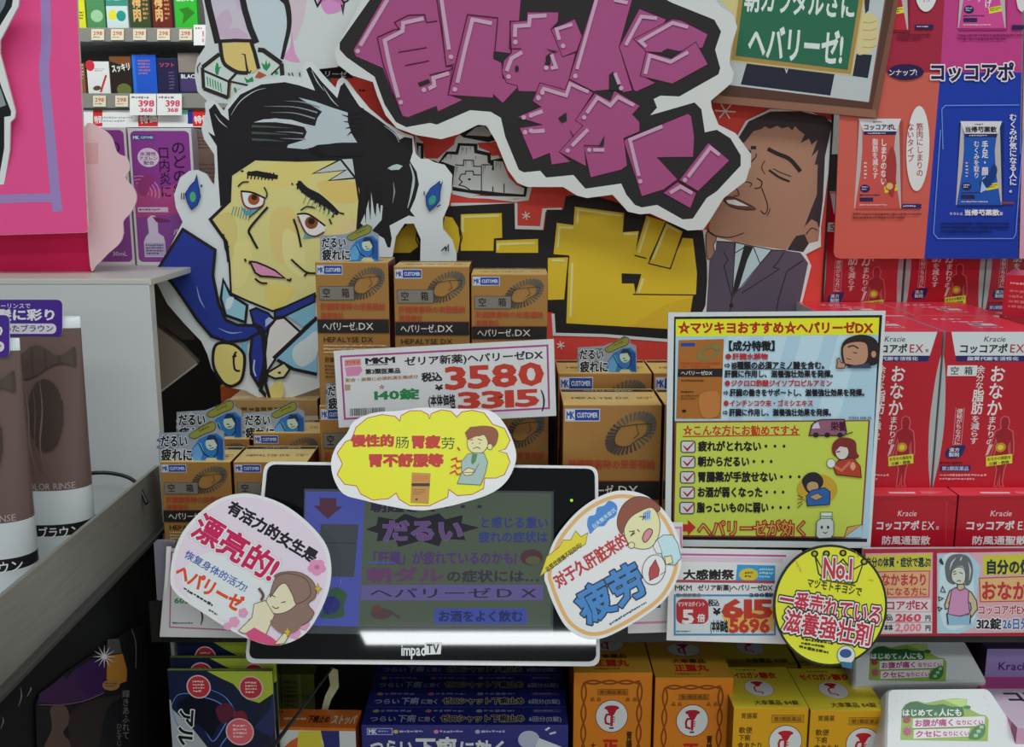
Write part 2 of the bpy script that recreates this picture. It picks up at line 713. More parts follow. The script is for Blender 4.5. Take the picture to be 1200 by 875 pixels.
# ------------------------------------------------------------------ poster on the dark side below the lip
cv = xsheet(-0.2985)
cv.fr(0, 680, 4.486)
cv.slab([(190, 650), (210, 600), (350, 480), (480, 395), (690, 250), (760, 230), (800, 880), (200, 1000)], 0.0006, '17161a', '101010')
cv.poly([(200, 640), (205, 595), (280, 545), (330, 500), (350, 520), (380, 480), (470, 420), (555, 400), (560, 580), (470, 620), (330, 650)], '3a1d45')
cv.poly([(400, 470), (470, 420), (553, 400), (556, 575), (480, 610), (400, 560)], '33174a')
cv.line([(205, 652), (330, 652), (450, 630), (545, 590)], 4, '6d5d6e', sm=True)
cv.poly([(565, 310), (625, 305), (640, 380), (560, 390)], '4d4a4c')
cv.poly([(562, 395), (645, 385), (668, 470), (665, 530), (620, 545), (560, 520)], 'a9722c')
cv.ell(583, 550, 46, 28, '94703d')
cv.dash(552, 535, 62, 28, 2, '5f4020')
for a in range(0, 180, 30):
    dx, dy = 60 * math.cos(math.radians(a)), 60 * math.sin(math.radians(a))
    cv.line([(547 - dx, 400 - dy), (547, 400), (547 + dx, 400 + dy)], 7, 'd8d4d8', taper=(.1, 1, .1))
cv.poly([(265, 670), (340, 660), (365, 740), (330, 800), (370, 850), (380, 900), (230, 900), (270, 780)], '57433f', sm=True)
cv.poly([(380, 680), (640, 600), (560, 680), (500, 900), (380, 900)], '2b2322', sm=True)
cv.t('輝きあふれて', 640, 575, 40, 260, '7c797d', vert=True)
cv.t('ひとすじ', 608, 750, 32, 120, '777478', vert=True)
cv.line([(690, 255), (712, 330), (712, 460)], 4, '77777c', sm=True)
for q in ([(95, 660), (110, 610), (105, 560)], [(140, 610), (160, 570), (155, 560)], [(0, 780), (15, 740), (10, 715)]):
    cv.line(q, 6, '7d8080', sm=True, taper=(.3, 1, .2))
o = cv.build('poster')
tag(o, 'dark poster with purple and orange shapes under the grey shelf lip', 'poster')

# ------------------------------------------------------------------ left: hot pink signs and pale cloud card
cv = sheet(50, 250, 0.150)
cv.slab(rquad([(-60, 180), (96, 180), (110, 323), (-60, 325)], 5), 0.002, 'd01c55', '8f1238')
o = cv.build('pink_board')
tag(o, 'deep pink card standing behind the hot pink sign on the pale ledge', 'card', 'pink cards')
cv = sheet(50, 270, 0.116, tilt=9)
cv.slab(rquad([(-60, -40), (88, -40), (103, 272), (-60, 277)], 6), 0.003, 'ff4f8b', 'f3c9c0')
cv.fr(0, 0, 3.977)
cv.line([(210, -60), (215, 200), (205, 330), (222, 520), (240, 700), (258, 900), (270, 985)], 46, '9a80b8', sm=True)
cv.line([(-60, 930), (60, 925), (150, 922), (280, 922)], 40, '9a80b8', sm=True)
o = cv.build('pink_sign')
tag(o, 'hot pink sign with a lavender border stripe at the upper left', 'sign', 'pink cards')
cv = sheet(5, 100, 0.122)
cv.fr(0, 0, 3.977)
cv.slab([(-200, -80), (100, -80), (85, 30), (0, 190), (0, 250), (35, 380), (72, 520), (68, 550), (48, 570), (45, 700), (15, 880), (-200, 900)], 0.002, 'dfe0e0', 'c8c8c8')
cv.poly([(-200, -60), (70, -60), (55, 30), (0, 120), (-30, 180), (-30, 260), (5, 400), (52, 520), (50, 540), (20, 545), (20, 690), (-10, 860), (-200, 880)], '1d2023')
cv.poly([(-60, -50), (40, -40), (20, 30), (-30, 110)], '7d878c')
cv.poly([(-40, 330), (5, 420), (28, 490), (0, 500), (-40, 470)], '8f999c')
o = cv.build('cutout_sign')
tag(o, 'black and white cutout sign overlapping the pink sign at the left edge', 'sign')
cv = sheet(125, 230, 0.142, kind='gloss')
cv.fr(0, 0, 3.977)
pt = smooth([(395, 592), (470, 600), (520, 640), (545, 710), (590, 735), (605, 785), (585, 830), (625, 880), (636, 930), (610, 990), (575, 1030), (575, 1080), (560, 1130), (505, 1180), (450, 1235), (420, 1240), (400, 900)], True, 4)
cv.slab(pt, 0.0015, 'e9bfc4', 'e6d0d2')
cv.rect(398, 665, 60, 100, 'd7a9ac', kind='gloss')
o = cv.build('cloud_card')
tag(o, 'pale pink scalloped card between the pink sign and the purple boxes', 'card')

# ------------------------------------------------------------------ purple throat spray boxes
thr = Carton(0.060, 0.03, 0.148, 'd5d3d6', side='b9b2b9')
c = thr.face('front')
c.rect(4, 5, 92, 236, '8d3d92', r=8)
c.poly([(4, 100), (40, 110), (96, 90), (96, 241 - 8), (90, 241), (12, 241), (4, 233)], 'b04a86')
c.poly([(4, 160), (96, 150), (96, 233), (88, 241), (12, 241), (4, 233)], '8a4a94')
c.ell(30, 52, 17, 17, 'ddc6de')
c.t('水溶性', 17, 42, 26, 7, '4d3450', .02)
c.t('アズレン', 15, 50, 30, 7, '4d3450', .02)
c.t('配合', 22, 58, 17, 7, '4d3450', .02)
c.rect(7, 12, 34, 9, '314a94')
c.t('MK', 8, 13.5, 10, 6, 'f0f0f8', .04)
c.t('CUSTOMER', 20, 14.5, 20, 4, 'dfe4f4', .03)
c.t('のどの痛み', 66, 22, 24, 125, '2a1730', .015, vert=True)
c.t('口内炎に', 45, 32, 19, 92, '2a1730', .01, vert=True)
for r in (12, 18, 24, 30):
    c.line([(14 + r * math.cos(math.radians(a)), 115 - r * math.sin(math.radians(a))) for a in range(-20, 120, 12)], 2.2, 'd07ba6')
c.poly([(10, 100), (24, 84), (40, 90), (30, 104), (24, 118), (12, 116)], '963a78', sm=True)
c.rect(8, 141, 48, 9, 'd9bcd6')
c.dash(10, 143, 44, 5, 1, '5f3a66')
c.poly([(22, 162), (28, 156), (34, 156), (38, 164), (38, 188), (46, 194), (48, 204), (48, 232), (14, 232), (14, 204), (18, 194), (23, 188)], 'd3c8dc', sm=False)
c.poly([(30, 158), (58, 164), (58, 168), (36, 168)], '77335f')
c.rect(15, 206, 32, 24, 'b3a9c6')
c.dash(17, 208, 27, 20, 4, '4d4266')
c.t('パール', 62, 180, 24, 12, 'e6d2e8', .03)
c.t('30mL', 62, 222, 26, 8, 'e9dcec')
thr0 = thr.make('throat_spray_box')
put_box(thr0, 149, 224, 150, 0.214, 0.060, 0.148, zbase=1.3135)
tag(thr0, 'purple and white throat spray box fully visible beside the cloud card', 'box', 'throat spray boxes')
o = put_box(thr0, 78, 147, 149, 0.216, 0.060, 0.148, first=False, zbase=1.3135)
tag(o, 'purple and white throat spray box half hidden behind the pale cloud card', 'box', 'throat spray boxes')
br = Carton(0.060, 0.02, 0.148, '8b6f66')
c = br.face('front')
c.dash(8, 12, 60, 24, 4, '5c463f')
c.dash(8, 60, 40, 60, 8, '6d544c')
o = br.make('throat_spray_box')
put_box(o, 226, 285, 152, 0.232, 0.060, 0.148, zbase=1.3135)
tag(o, 'brown printed box behind the black haired man cutout', 'box')

# ------------------------------------------------------------------ far shelves at the back of the shop
far = empty('far_shelf', (-1.05, 3.2, 0.0))
tag(far, 'distant grey shelf of small packets seen at the upper left', 'shelving unit')
YF = 3.0
def zat(py, Y):
    return float(P(600, py, Y)[2])
def xat(px, py, Y):
    return float(P(px, py, Y)[0])
for py0, py1 in ((38, 50), (114, 127)):
    part('shelf_board', -1.9, -0.65, YF - 0.02, YF + 0.30, zat(py1, YF), zat(py1, YF) + 0.02, mat('8e9190', 'plastic'), far)
    part('price_strip', -1.9, -0.65, YF - 0.03, YF - 0.02, zat(py1, YF), zat(py0 - 4, YF), mat('84827a', 'plastic'), far)
part('back_board', -1.9, -0.65, YF + 0.30, YF + 0.32, 0.0, 2.4, mat('5d5a57', 'plastic'), far)
part('shelf_board', -1.9, -0.65, YF - 0.02, YF + 0.30, 1.36, 1.38, mat('8e9190', 'plastic'), far)
part('upright', -1.9, -1.86, YF, YF + 0.32, 0, 2.4, mat('8e9190'), far)


def packet(x0, x1, y0, y1, base, art, label):
    Y = YF + 0.012
    w = xat(x1, y1, Y) - xat(x0, y1, Y)
    z0 = zat(y1, Y)
    h = zat(y0, Y) - z0
    ct = Carton(w, 0.03, h, base, 'gloss')
    c = ct.face('front')
    art(c, 100, 100 * h / w)
    o = ct.make('packet')
    o.location = ((xat(x0, y1, Y) + xat(x1, y1, Y)) / 2, Y, z0)
    tag(o, label, 'packet', 'far shelf packets')


def a_leaf(c, w, h):
    c.ell(55, h * .68, 34, h * .16, '9cc79a', rot=-15)
    c.t('GREEN', 12, h * .1, 76, h * .12, 'd6e6d4', .04)
def a_yel(c, w, h):
    c.ell(28, h * .65, 20, h * .13, 'e8d83c')
    c.ell(68, h * .68, 22, h * .14, '2c8f86')
    c.rect(0, 0, 100, h * .42, '3d8f7c')
    c.dash(10, h * .1, 80, h * .2, 2, 'cfe0d8')
def a_plum(c, w, h):
    c.t('梅肉', 12, h * .1, 44, h * .72, 'e0b070', .05, vert=True)
    c.dash(64, h * .1, 26, h * .7, 6, 'c98a5a')
def a_green(c, w, h):
    c.t('緑茶のど', 10, h * .12, 80, h * .18, 'f0fff0', .05)
    c.poly([(20, h * .5), (60, h * .45), (90, h * .6), (60, h * .75), (30, h * .9), (40, h * .65)], '2f7d22')
def a_white(c, w, h):
    c.ell(16, h * .12, 20, h * .16, 'c83040')
    c.line([(85, h * .4), (55, h * .9)], 9, 'b83430')
    c.ell(40, h * .78, 18, h * .07, '5c4630', rot=-10)
    c.dash(35, h * .2, 45, h * .1, 2, '808080')
def a_snack(c, w, h):
    c.poly([(0, 0), (100, 0), (100, h * .3), (0, h * .12)], '7a4a2a')
    c.t('スッキリ', 5, h * .22, 90, h * .2, 'f0f0f0', .05, rot=-8)
    c.ell(60, h * .85, 34, h * .16, '66703a')
def a_blue(c, w, h):
    c.dash(25, h * .12, 50, h * .4, 5, 'b06a80')
    c.rect(0, 0, 14, h, '2c6fd0')
def a_navy(c, w, h):
    c.t('ソフト', 12, h * .12, 76, h * .12, 'c04a60', .05)
    c.dash(55, h * .35, 25, h * .5, 6, '6b5a7a')
def a_mix(c, w, h):
    c.rect(0, 0, 100, h * .45, '8a8078')
    c.rect(8, h * .6, 84, h * .3, '4a3a6a')
    c.t('BLACK', 10, h * .5, 80, h * .09, 'e0e0e0', .04)
for a in ((84, 101, 0, 33, 'd8d830', lambda c, w, h: c.dash(60, h * .4, 30, h * .3, 3, '404020'), 'yellow packet half hidden by the pink sign, on the top far shelf'),
          (103, 124, -12, 33, '4f8a58', a_leaf, 'green packet with a pale leaf, on the top far shelf'),
          (126, 151, -12, 33, 'c9d8d4', a_yel, 'teal and white packet with a yellow circle, on the top far shelf'),
          (154, 177, -12, 33, '3c4a2c', a_plum, 'dark green packet with orange writing, on the top far shelf'),
          (180, 202, -12, 33, '6b2a22', a_plum, 'dark red packet with orange writing, on the top far shelf'),
          (206, 232, -12, 33, '35b335', a_green, 'bright green packet at the right of the top far shelf'),
          (94, 101, 74, 112, '8a5a3a', lambda c, w, h: c.dash(10, 10, 80, h * .5, 5, 'd0b090'), 'brown packet sliver beside the pink sign, on the second far shelf'),
          (104, 130, 72, 112, 'dcdcda', a_white, 'white packet with a red dot and stick, on the second far shelf'),
          (131, 156, 66, 112, '2c211d', a_snack, 'black packet with white writing, on the second far shelf'),
          (157, 185, 64, 110, '2257c0', a_blue, 'bright blue box on the second far shelf'),
          (186, 210, 68, 112, '262546', a_navy, 'dark navy box on the second far shelf'),
          (211, 236, 62, 112, '2e2a40', a_mix, 'dark packet with a grey top half at the right of the second far shelf')):
    packet(*a)
for i, (x0, x1, y0, y1, big) in enumerate(((107, 122, 34, 47, 0), (130, 145, 34, 47, 0), (156, 171, 34, 47, 0), (184, 199, 34, 47, 0), (210, 225, 34, 47, 0), (227, 241, 29, 53, 1),
                                         (109, 124, 112, 125, 0), (135, 150, 112, 125, 0), (152, 183, 110, 135, 1), (184, 213, 110, 135, 1))):
    cv = sheet(x0, y0, YF - 0.034 - 0.004 * big)
    cv.slab([(x0, y0), (x1, y0), (x1, y1), (x0, y1)], 0.002, 'e4e2dc' if big else 'd8d0b4')
    h = y1 - y0
    if big:
        cv.dash(x0 + 2, y0 + 2, x1 - x0 - 4, h * .2, 1, '907080')
        cv.t('398', x0 + 10, y0 + h * .3, x1 - x0 - 12, h * .28, 'd04060', .05)
        cv.t('368', x0 + 12, y0 + h * .66, x1 - x0 - 16, h * .18, 'd04060', .05)
    else:
        cv.t('298', x0 + 2, y0 + h * .2, x1 - x0 - 4, h * .35, 'c05050', .03)
        cv.dash(x0 + 2, y0 + h * .65, x1 - x0 - 4, h * .2, 1, '807860')
    o = cv.build('price_tag')
    o.name = 'price_tag'
    o.parent = far
    o.location = Vector(o['_o']) - far.location
cv = sheet(180, 140, YF - 0.02)
cv.slab([(80, 129), (260, 129), (260, 149), (80, 149)], 0.01, 'e4e6df')
for x, wd, h_ in ((109, 11, 'c22a2e'), (162, 23, 'c8262c'), (226, 20, 'd02a2a')):
    cv.rect(x, 129, wd, 19, h_)
    cv.t('特価', x + 1, 136, wd - 2, 9, 'f4e0e0', .04, rot=-6)
cv.rect(196, 130, 28, 4, '4fae8c')
cv.rect(220, 129, 6, 16, '28358a')
cv.rect(96, 131, 12, 16, 'eceeee')
cv.dash(118, 136, 38, 8, 2, 'a0a8a0')
cv.build('banner_strip', None)
o = bpy.data.objects['banner_strip']
o.parent = far
o.location = Vector(o['_o']) - far.location
# ------------------------------------------------------------------ back boards and cutouts with hand drawn art
INK, WHT, YEL, MAG = '22201f', 'd3d8d7', 'dcbc30', 'a44f80'
# red board with the yellow lettering and the man in a suit
cv = sheet(700, 395, 0.222)
cv.slab([(388, 60), (840, 60), (840, 116), (976, 124), (958, 440), (388, 440)], 0.004, 'd4463c', '3b2a25')
cv.fr(230, 0, 5.4545)
cv.poly([(700, 440), (1000, 420), (1000, 500), (700, 500)], '23211f')
cv.t('リーゼ', 815, 450, 150, 40, 'd6d8d6', .02, rot=2)
cv.dash(1040, 565, 60, 30, 1, '3a1c1c')
cv.fr(470, 140, 5.4684)
# white and black lower lettering field
cv.poly([(-60, 480), (90, 330), (90, 100), (140, 130), (150, 240), (230, 250), (340, 160), (350, 120), (380, 60), (520, 20), (640, 60), (640, 130), (560, 150), (640, 250), (700, 420), (820, 440), (810, 505), (640, 510), (520, 480), (440, 490), (330, 470)], WHT)
cv.poly([(90, 100), (135, 140), (150, 155), (155, 250), (235, 250), (330, 160), (350, 115), (390, 90), (350, 80), (240, 130)], 'd4463c')
cv.poly([(375, 95), (440, 45), (530, 30), (580, 80), (610, 130), (560, 145), (400, 115)], INK)
cv.poly([(415, 100), (480, 50), (530, 40), (585, 95), (560, 110), (520, 105)], 'b3b7b8')
cv.poly([(490, 150), (600, 145), (640, 225), (580, 235), (565, 205), (500, 180)], 'd4463c')
cv.poly([(98, 145), (145, 155), (145, 255), (128, 290), (112, 290)], INK)
cv.poly([(112, 170), (126, 170), (126, 285), (100, 285)], 'c9cecd')
cv.line([(125, 285), (160, 265), (210, 270), (265, 300), (300, 325)], 15, INK, sm=True)
cv.poly([(240, 275), (290, 205), (350, 205), (365, 150), (490, 155), (490, 195), (575, 215), (575, 260), (650, 245), (700, 420), (810, 430), (800, 495), (570, 490), (330, 455), (320, 340)], INK)
cv.poly([(258, 268), (300, 222), (365, 225), (380, 168), (465, 172), (470, 215), (552, 232), (556, 280), (590, 290), (595, 265), (650, 270), (690, 370), (740, 420), (790, 440), (785, 480), (650, 470), (520, 455), (430, 450), (330, 430), (345, 300)], WHT)
for q in ([(345, 290), (400, 295), (402, 260), (465, 262), (465, 300), (515, 300), (515, 455)], [(385, 350), (412, 350), (415, 330), (462, 330), (465, 355), (510, 355)],
          [(385, 350), (372, 380), (392, 400), (372, 420), (410, 430), (440, 450)], [(515, 290), (588, 290), (585, 325)], [(588, 430), (588, 470)], [(660, 410), (660, 470)], [(590, 262), (592, 325)]):
    cv.line(q, 7, INK)
cv.ell(438, 383, 9, 7, INK)
for x, y, l in ((275, 225, 40), (290, 215, 45), (320, 225, 30), (390, 175, 45), (400, 178, 30), (420, 180, 50), (445, 178, 22), (352, 300, 70), (362, 300, 40), (530, 292, 60), (540, 295, 30), (610, 270, 55), (625, 272, 30), (640, 275, 50), (480, 235, 25), (415, 265, 40), (455, 265, 35)):
    cv.line([(x, y), (x - 3, y + l)], 4, INK, taper=(1, .2))
# black body of the yellow lettering with its white edge
cv.line([(330, 470), (440, 495), (560, 500), (730, 520), (810, 510), (830, 435)], 16, WHT)
cv.line([(320, 545), (500, 545), (735, 545), (735, 690), (900, 695), (915, 580), (1030, 575)], 22, WHT)
cv.fr(480, 140, 3.3333)
cv.poly([(-200, 335), (165, 338), (410, 326), (412, 428), (525, 432), (535, 352), (600, 352), (610, 300), (700, 290), (860, 340), (1000, 400), (1100, 420), (1152, 440), (1165, 560), (1168, 710), (1140, 770), (1140, 860), (565, 840), (560, 750), (-200, 750)], '262424')
cv.line([(1152, 430), (1168, 560), (1170, 710), (1142, 770), (1140, 850)], 14, WHT)
cv.line([(560, 758), (565, 838), (760, 843), (1000, 862), (1140, 868)], 12, WHT)
yl = [[(-130, 520), (-40, 440), (0, 400), (20, 415), (38, 490), (10, 520)], [(120, 520), (128, 440), (138, 375), (165, 378), (190, 420), (197, 470), (188, 520)],
      [(200, 370), (360, 365), (362, 466), (330, 468), (330, 512), (200, 512)], [(338, 472), (502, 466), (502, 520), (338, 520)],
      [(540, 540), (620, 538), (606, 702), (540, 704)],
      [(645, 340), (838, 365), (832, 440), (895, 435), (880, 530), (935, 545), (1018, 578), (1066, 462), (1106, 465), (1122, 600), (1118, 683), (1106, 690), (1085, 822), (612, 795), (622, 530), (562, 525), (575, 403), (640, 412)],
      [(925, 375), (1000, 400), (935, 545), (878, 530)], [(1000, 402), (1068, 438), (1018, 580), (933, 562)]]
for q in yl:
    cv.poly(q, YEL)
cv.poly([(828, 600), (905, 603), (882, 682), (876, 640), (828, 640)], '262424')
for q in ([(872, 682), (1118, 685)], [(1000, 402), (933, 562), (1018, 582), (1068, 438)], [(878, 530), (925, 542)], [(330, 515), (332, 466), (362, 464)], [(606, 702), (622, 535), (560, 532)], [(140, 375), (170, 380), (197, 425), (205, 460), (190, 520)], [(30, 420), (26, 470), (38, 495), (0, 525)]):
    cv.line(q, 5, '33201c')
HL = 'f0dc8c'
for q in ([(208, 440), (208, 380), (350, 376)], [(345, 510), (346, 486), (490, 482)], [(628, 770), (635, 560)], [(578, 500), (585, 420), (640, 422)], [(655, 405), (658, 352), (830, 376)], [(836, 446), (890, 446)],
          [(895, 520), (935, 392)], [(950, 545), (1005, 415), (1055, 440)], [(895, 675), (912, 620)], [(555, 550), (605, 550)]):
    cv.line(q, 9, HL)
cv.poly([(1106, 690), (1085, 822), (860, 808), (1000, 720)], 'd8b030')
for x, y, r in ((455, 375, 17), (590, 880, 16), (810, 890, 14)):
    for a in (20, 80, 140):
        dx, dy = r * math.cos(math.radians(a)), r * math.sin(math.radians(a))
        cv.line([(x - dx, y - dy), (x + dx, y + dy)], 4, 'ecd8d0')
# the man in the suit
cv.fr(800, 100, 3.125)
SK, HR, SU = 'a67d66', '3a3033', '5a5060'
for a in (5, 65, 125):
    dx, dy = 38 * math.cos(math.radians(a)), 30 * math.sin(math.radians(a))
    cv.line([(155 - dx, 95 - dy), (155 + dx, 95 + dy)], 5, 'e8d0c8')
cv.poly([(80, 840), (95, 640), (90, 560), (150, 400), (190, 200), (230, 130), (320, 86), (440, 86), (545, 130), (552, 180), (505, 520), (505, 590), (450, 618), (470, 660), (425, 840)], WHT, sm=False)
cv.poly([(203, 192), (240, 132), (320, 96), (430, 95), (520, 115), (546, 140), (520, 260), (512, 420), (500, 520), (440, 610), (380, 602), (420, 540), (445, 500)], HR)
cv.poly([(200, 215), (225, 210), (258, 168), (288, 160), (300, 150), (318, 160), (345, 148), (362, 158), (385, 152), (400, 165), (410, 150), (425, 165), (445, 180), (430, 212), (462, 195), (470, 218), (492, 200), (470, 262), (495, 236), (482, 290), (493, 290), (490, 400), (470, 450), (443, 520), (470, 490), (490, 500), (500, 530), (495, 570), (460, 578), (445, 545), (415, 550), (378, 602), (300, 592), (190, 572), (120, 556), (92, 530), (100, 490), (145, 410), (215, 330), (248, 300), (250, 240)], SK)
cv.poly([(85, 545), (105, 540), (122, 560), (112, 585), (115, 610), (100, 635), (88, 625)], SK, sm=True, line=INK, lw=3)
cv.poly([(85, 840), (97, 640), (120, 600), (122, 570), (190, 574), (240, 586), (330, 602), (378, 604), (430, 612), (458, 650), (418, 840)], SU)
cv.poly([(190, 576), (326, 600), (215, 738), (185, 752)], 'b9cdd2')
cv.poly([(225, 584), (258, 590), (235, 640), (205, 740), (182, 768), (188, 720)], '2b2728')
for q in ([(190, 576), (188, 615), (228, 590)], [(258, 592), (282, 652), (325, 602)], [(326, 600), (180, 775), (192, 576)], [(150, 610), (165, 640), (150, 660), (178, 770)], [(370, 610), (345, 650), (330, 665), (352, 672), (215, 760)], [(180, 775), (172, 835)],
          [(440, 640), (380, 680), (350, 780), (340, 835)], [(122, 570), (190, 574), (330, 602), (378, 604)]):
    cv.line(q, 3.5, '2e282c')
cv.ell(177, 805, 8, 8, '2b2728')
for q, w in (([(310, 232), (345, 250), (390, 270), (430, 315)], 15), ([(248, 228), (268, 228)], 12), ([(315, 310), (350, 335), (390, 352)], 8), ([(330, 305), (365, 322), (395, 333)], 3), ([(300, 275), (288, 300), (300, 325)], 3), ([(250, 280), (266, 262), (268, 250)], 4),
             ([(270, 340), (288, 352), (284, 372), (262, 378)], 4), ([(218, 350), (250, 358), (245, 372)], 3), ([(195, 375), (205, 400), (185, 405)], 3), ([(288, 375), (310, 440), (300, 470), (285, 458)], 3.5), ([(320, 450), (308, 478)], 3),
             ([(120, 550), (170, 556), (222, 540)], 3), ([(92, 520), (105, 545), (150, 555)], 3), ([(450, 545), (470, 522), (492, 530)], 3)):
    cv.line(q, w, '2e2422', sm=True)
cv.poly([(150, 420), (165, 408), (190, 412), (240, 435), (265, 452), (230, 455), (180, 445)], '6b4238', sm=True, line='2e2422', lw=3)
cv.poly([(158, 420), (190, 418), (240, 442), (200, 440), (165, 432)], 'dfe0dc')
cv.fr()
cv.line([(976, 124), (958, 440)], 2.5, '2a2320')
bb = cv.build('lettering_board')
tag(bb, 'red display board with big yellow brush lettering and a drawn man in a grey suit', 'display board')

# hand holding a bundle of cash, with pale arm behind
cv = sheet(300, 60, 0.210)
cv.fr(230, 0, 5.4545)
cv.slab([(28, -60), (50, 60), (62, 180), (55, 300), (5, 375), (-12, 480), (8, 585), (80, 655), (250, 665), (560, 560), (700, 500), (790, 440), (900, 428), (1000, 330), (1100, -60)], 0.003, 'cfd4d3', 'b8bcbb')
cv.poly([(300, -60), (560, -60), (585, 100), (580, 220), (540, 360), (480, 340), (390, 280), (330, 150)], 'c3d0d6')
cv.poly([(85, -60), (285, -60), (355, 250), (152, 262)], 'cbc2d0')
for q in ([(130, 120), (200, 60), (230, 150), (150, 200)], [(150, 200), (260, 180), (330, 240), (170, 240)], [(240, -50), (275, -50), (300, 60), (262, 40)]):
    cv.poly(q, 'c9b2c6', sm=True)
cv.poly([(590, -60), (700, -60), (690, 100), (640, 250), (605, 200)], 'd3bfca', sm=True)
cv.poly([(610, 200), (630, 330), (660, 400), (560, 370), (600, 300)], 'd89bc2', sm=True)
cv.poly([(800, 0), (900, -10), (930, 60), (850, 90), (810, 60)], 'd490c4', sm=True)
cv.poly([(780, -40), (960, -40), (940, 60), (915, 20), (850, -10), (775, 30)], 'c97bb4')
for q in ([(750, -20), (775, 40), (800, 0)], [(920, -20), (945, 20), (938, 90), (930, 30)], [(940, 20), (975, 0)]):
    cv.line(q, 12, INK)
cv.line([(545, -40), (575, 10), (592, 90), (592, 180), (568, 290), (548, 378)], 42, '2a2627', sm=True, taper=(1, .5))
cv.poly([(500, -30), (560, -30), (560, 25)], '2a2627')
cv.line([(60, -60), (80, 40), (110, 160), (138, 275)], 42, '2a2627')
cv.line([(285, -60), (310, 60), (345, 180), (385, 275)], 40, '2a2627')
cv.line([(120, 265), (250, 258), (390, 262)], 22, '2a2627')
# cash
cv.poly([(40, 430), (150, 340), (400, 320), (545, 410), (560, 520), (400, 560), (250, 570), (205, 620), (50, 560)], 'cbd8d2')
for q in ([(130, 400), (120, 440), (125, 475), (140, 480), (150, 440), (165, 425), (145, 430), (140, 405)], [(415, 400), (430, 440), (450, 455), (475, 420), (470, 395), (455, 415), (448, 380), (438, 415)], [(305, 490), (330, 510), (360, 490), (368, 520), (320, 530)], [(500, 460), (520, 450), (525, 475), (505, 478)]):
    cv.poly(q, '2f8f55')
for k in range(6):
    cv.line([(70 + 17 * k, 490 + 8 * k), (76 + 17 * k, 548 + 8 * k)], 15, '2f9355', taper=(.5, 1, .4))
cv.line([(245, 560), (255, 590)], 14, '2f9355')
for q, w in (([(40, 430), (150, 345)], 26), ([(40, 430), (48, 565)], 22), ([(48, 565), (205, 625)], 24), ([(45, 450), (210, 522)], 14), ([(208, 520), (262, 462)], 16), ([(205, 625), (212, 520)], 20), ([(215, 520), (330, 545)], 12), ([(395, 318), (430, 322), (545, 405)], 30), ([(545, 405), (552, 490)], 28), ([(480, 478), (540, 420)], 10)):
    cv.line(q, w, '2e2a29')
cv.line([(212, 625), (222, 530)], 8, '8a5a2a')
cv.poly([(375, 495), (400, 455), (450, 480), (410, 500)], 'b45a3a')
cv.poly([(168, 275), (352, 272), (378, 350), (402, 440), (370, 465), (330, 468), (270, 462), (215, 435), (180, 395)], 'dcc277')
cv.line([(152, 270), (172, 390), (215, 435), (270, 462), (330, 466)], 24, '2a2627', sm=True)
cv.line([(352, 270), (375, 340), (400, 440)], 24, '2a2627')
cv.line([(290, 345), (312, 350), (322, 420), (332, 470)], 12, '2a2627', taper=(.3, 1.4))
cv.line([(340, 470), (352, 450)], 8, '2a2627')
for q in ([(12, 465), (8, 430), (28, 400)], [(590, 465), (600, 485)], [(612, 465), (620, 485)], [(660, 462), (664, 485)]):
    cv.line(q, 7, '3a3636')
o = cv.build('cash_hand_cutout')
tag(o, 'white cutout of a drawn hand gripping a bundle of green cash', 'cutout')

# tired man cutout
cv = sheet(330, 440, 0.196)
out = [(312, 472), (300, 464), (287, 457), (273, 455), (262, 450), (248, 432), (243, 415), (236, 400), (215, 378), (196, 356), (184, 332), (182, 321), (190, 308), (207, 274), (214, 260), (206, 243), (204, 228), (211, 208), (222, 200), (231, 199), (242, 204), (248, 214), (251, 217), (252, 200), (251, 181), (239, 163), (236, 151), (241, 132), (240, 121), (245, 116), (252, 118), (262, 130), (267, 122), (279, 106), (303, 94), (333, 88), (354, 91), (355, 80), (359, 72), (366, 72), (378, 87), (393, 103), (396, 94), (401, 90), (407, 94), (418, 109), (433, 127), (452, 143), (474, 156), (484, 159), (487, 180), (493, 186), (501, 186), (509, 190), (521, 193), (530, 205), (529, 222), (526, 240), (519, 256), (519, 268), (530, 281), (535, 297), (535, 320), (492, 320), (493, 280), (485, 262), (474, 262), (464, 277), (460, 300), (455, 330), (470, 420), (372, 455), (330, 470)]
cv.slab(out, 0.003, 'd3d9da', 'c2c5c5')
cv.fr(180, 60, 3.647)
BK = '211f22'
# hair
cv.poly([(270, 405), (232, 345), (262, 362), (250, 320), (236, 250), (262, 224), (290, 270), (322, 296), (318, 250), (370, 185), (460, 142), (560, 132), (620, 145), (690, 168), (665, 110), (652, 78), (668, 66), (720, 132), (785, 200), (798, 150), (815, 134), (850, 190), (880, 235), (960, 290), (1030, 345), (1052, 378), (1072, 366), (1106, 372), (1108, 430), (1096, 470), (1124, 515), (1134, 570), (1118, 630), (1096, 680), (1118, 708), (1090, 702), (1008, 745), (1018, 800), (1012, 838), (1000, 838), (985, 800), (960, 785), (930, 790), (870, 760), (850, 600), (760, 470), (430, 462), (330, 530), (325, 640), (285, 665), (276, 540)], BK)
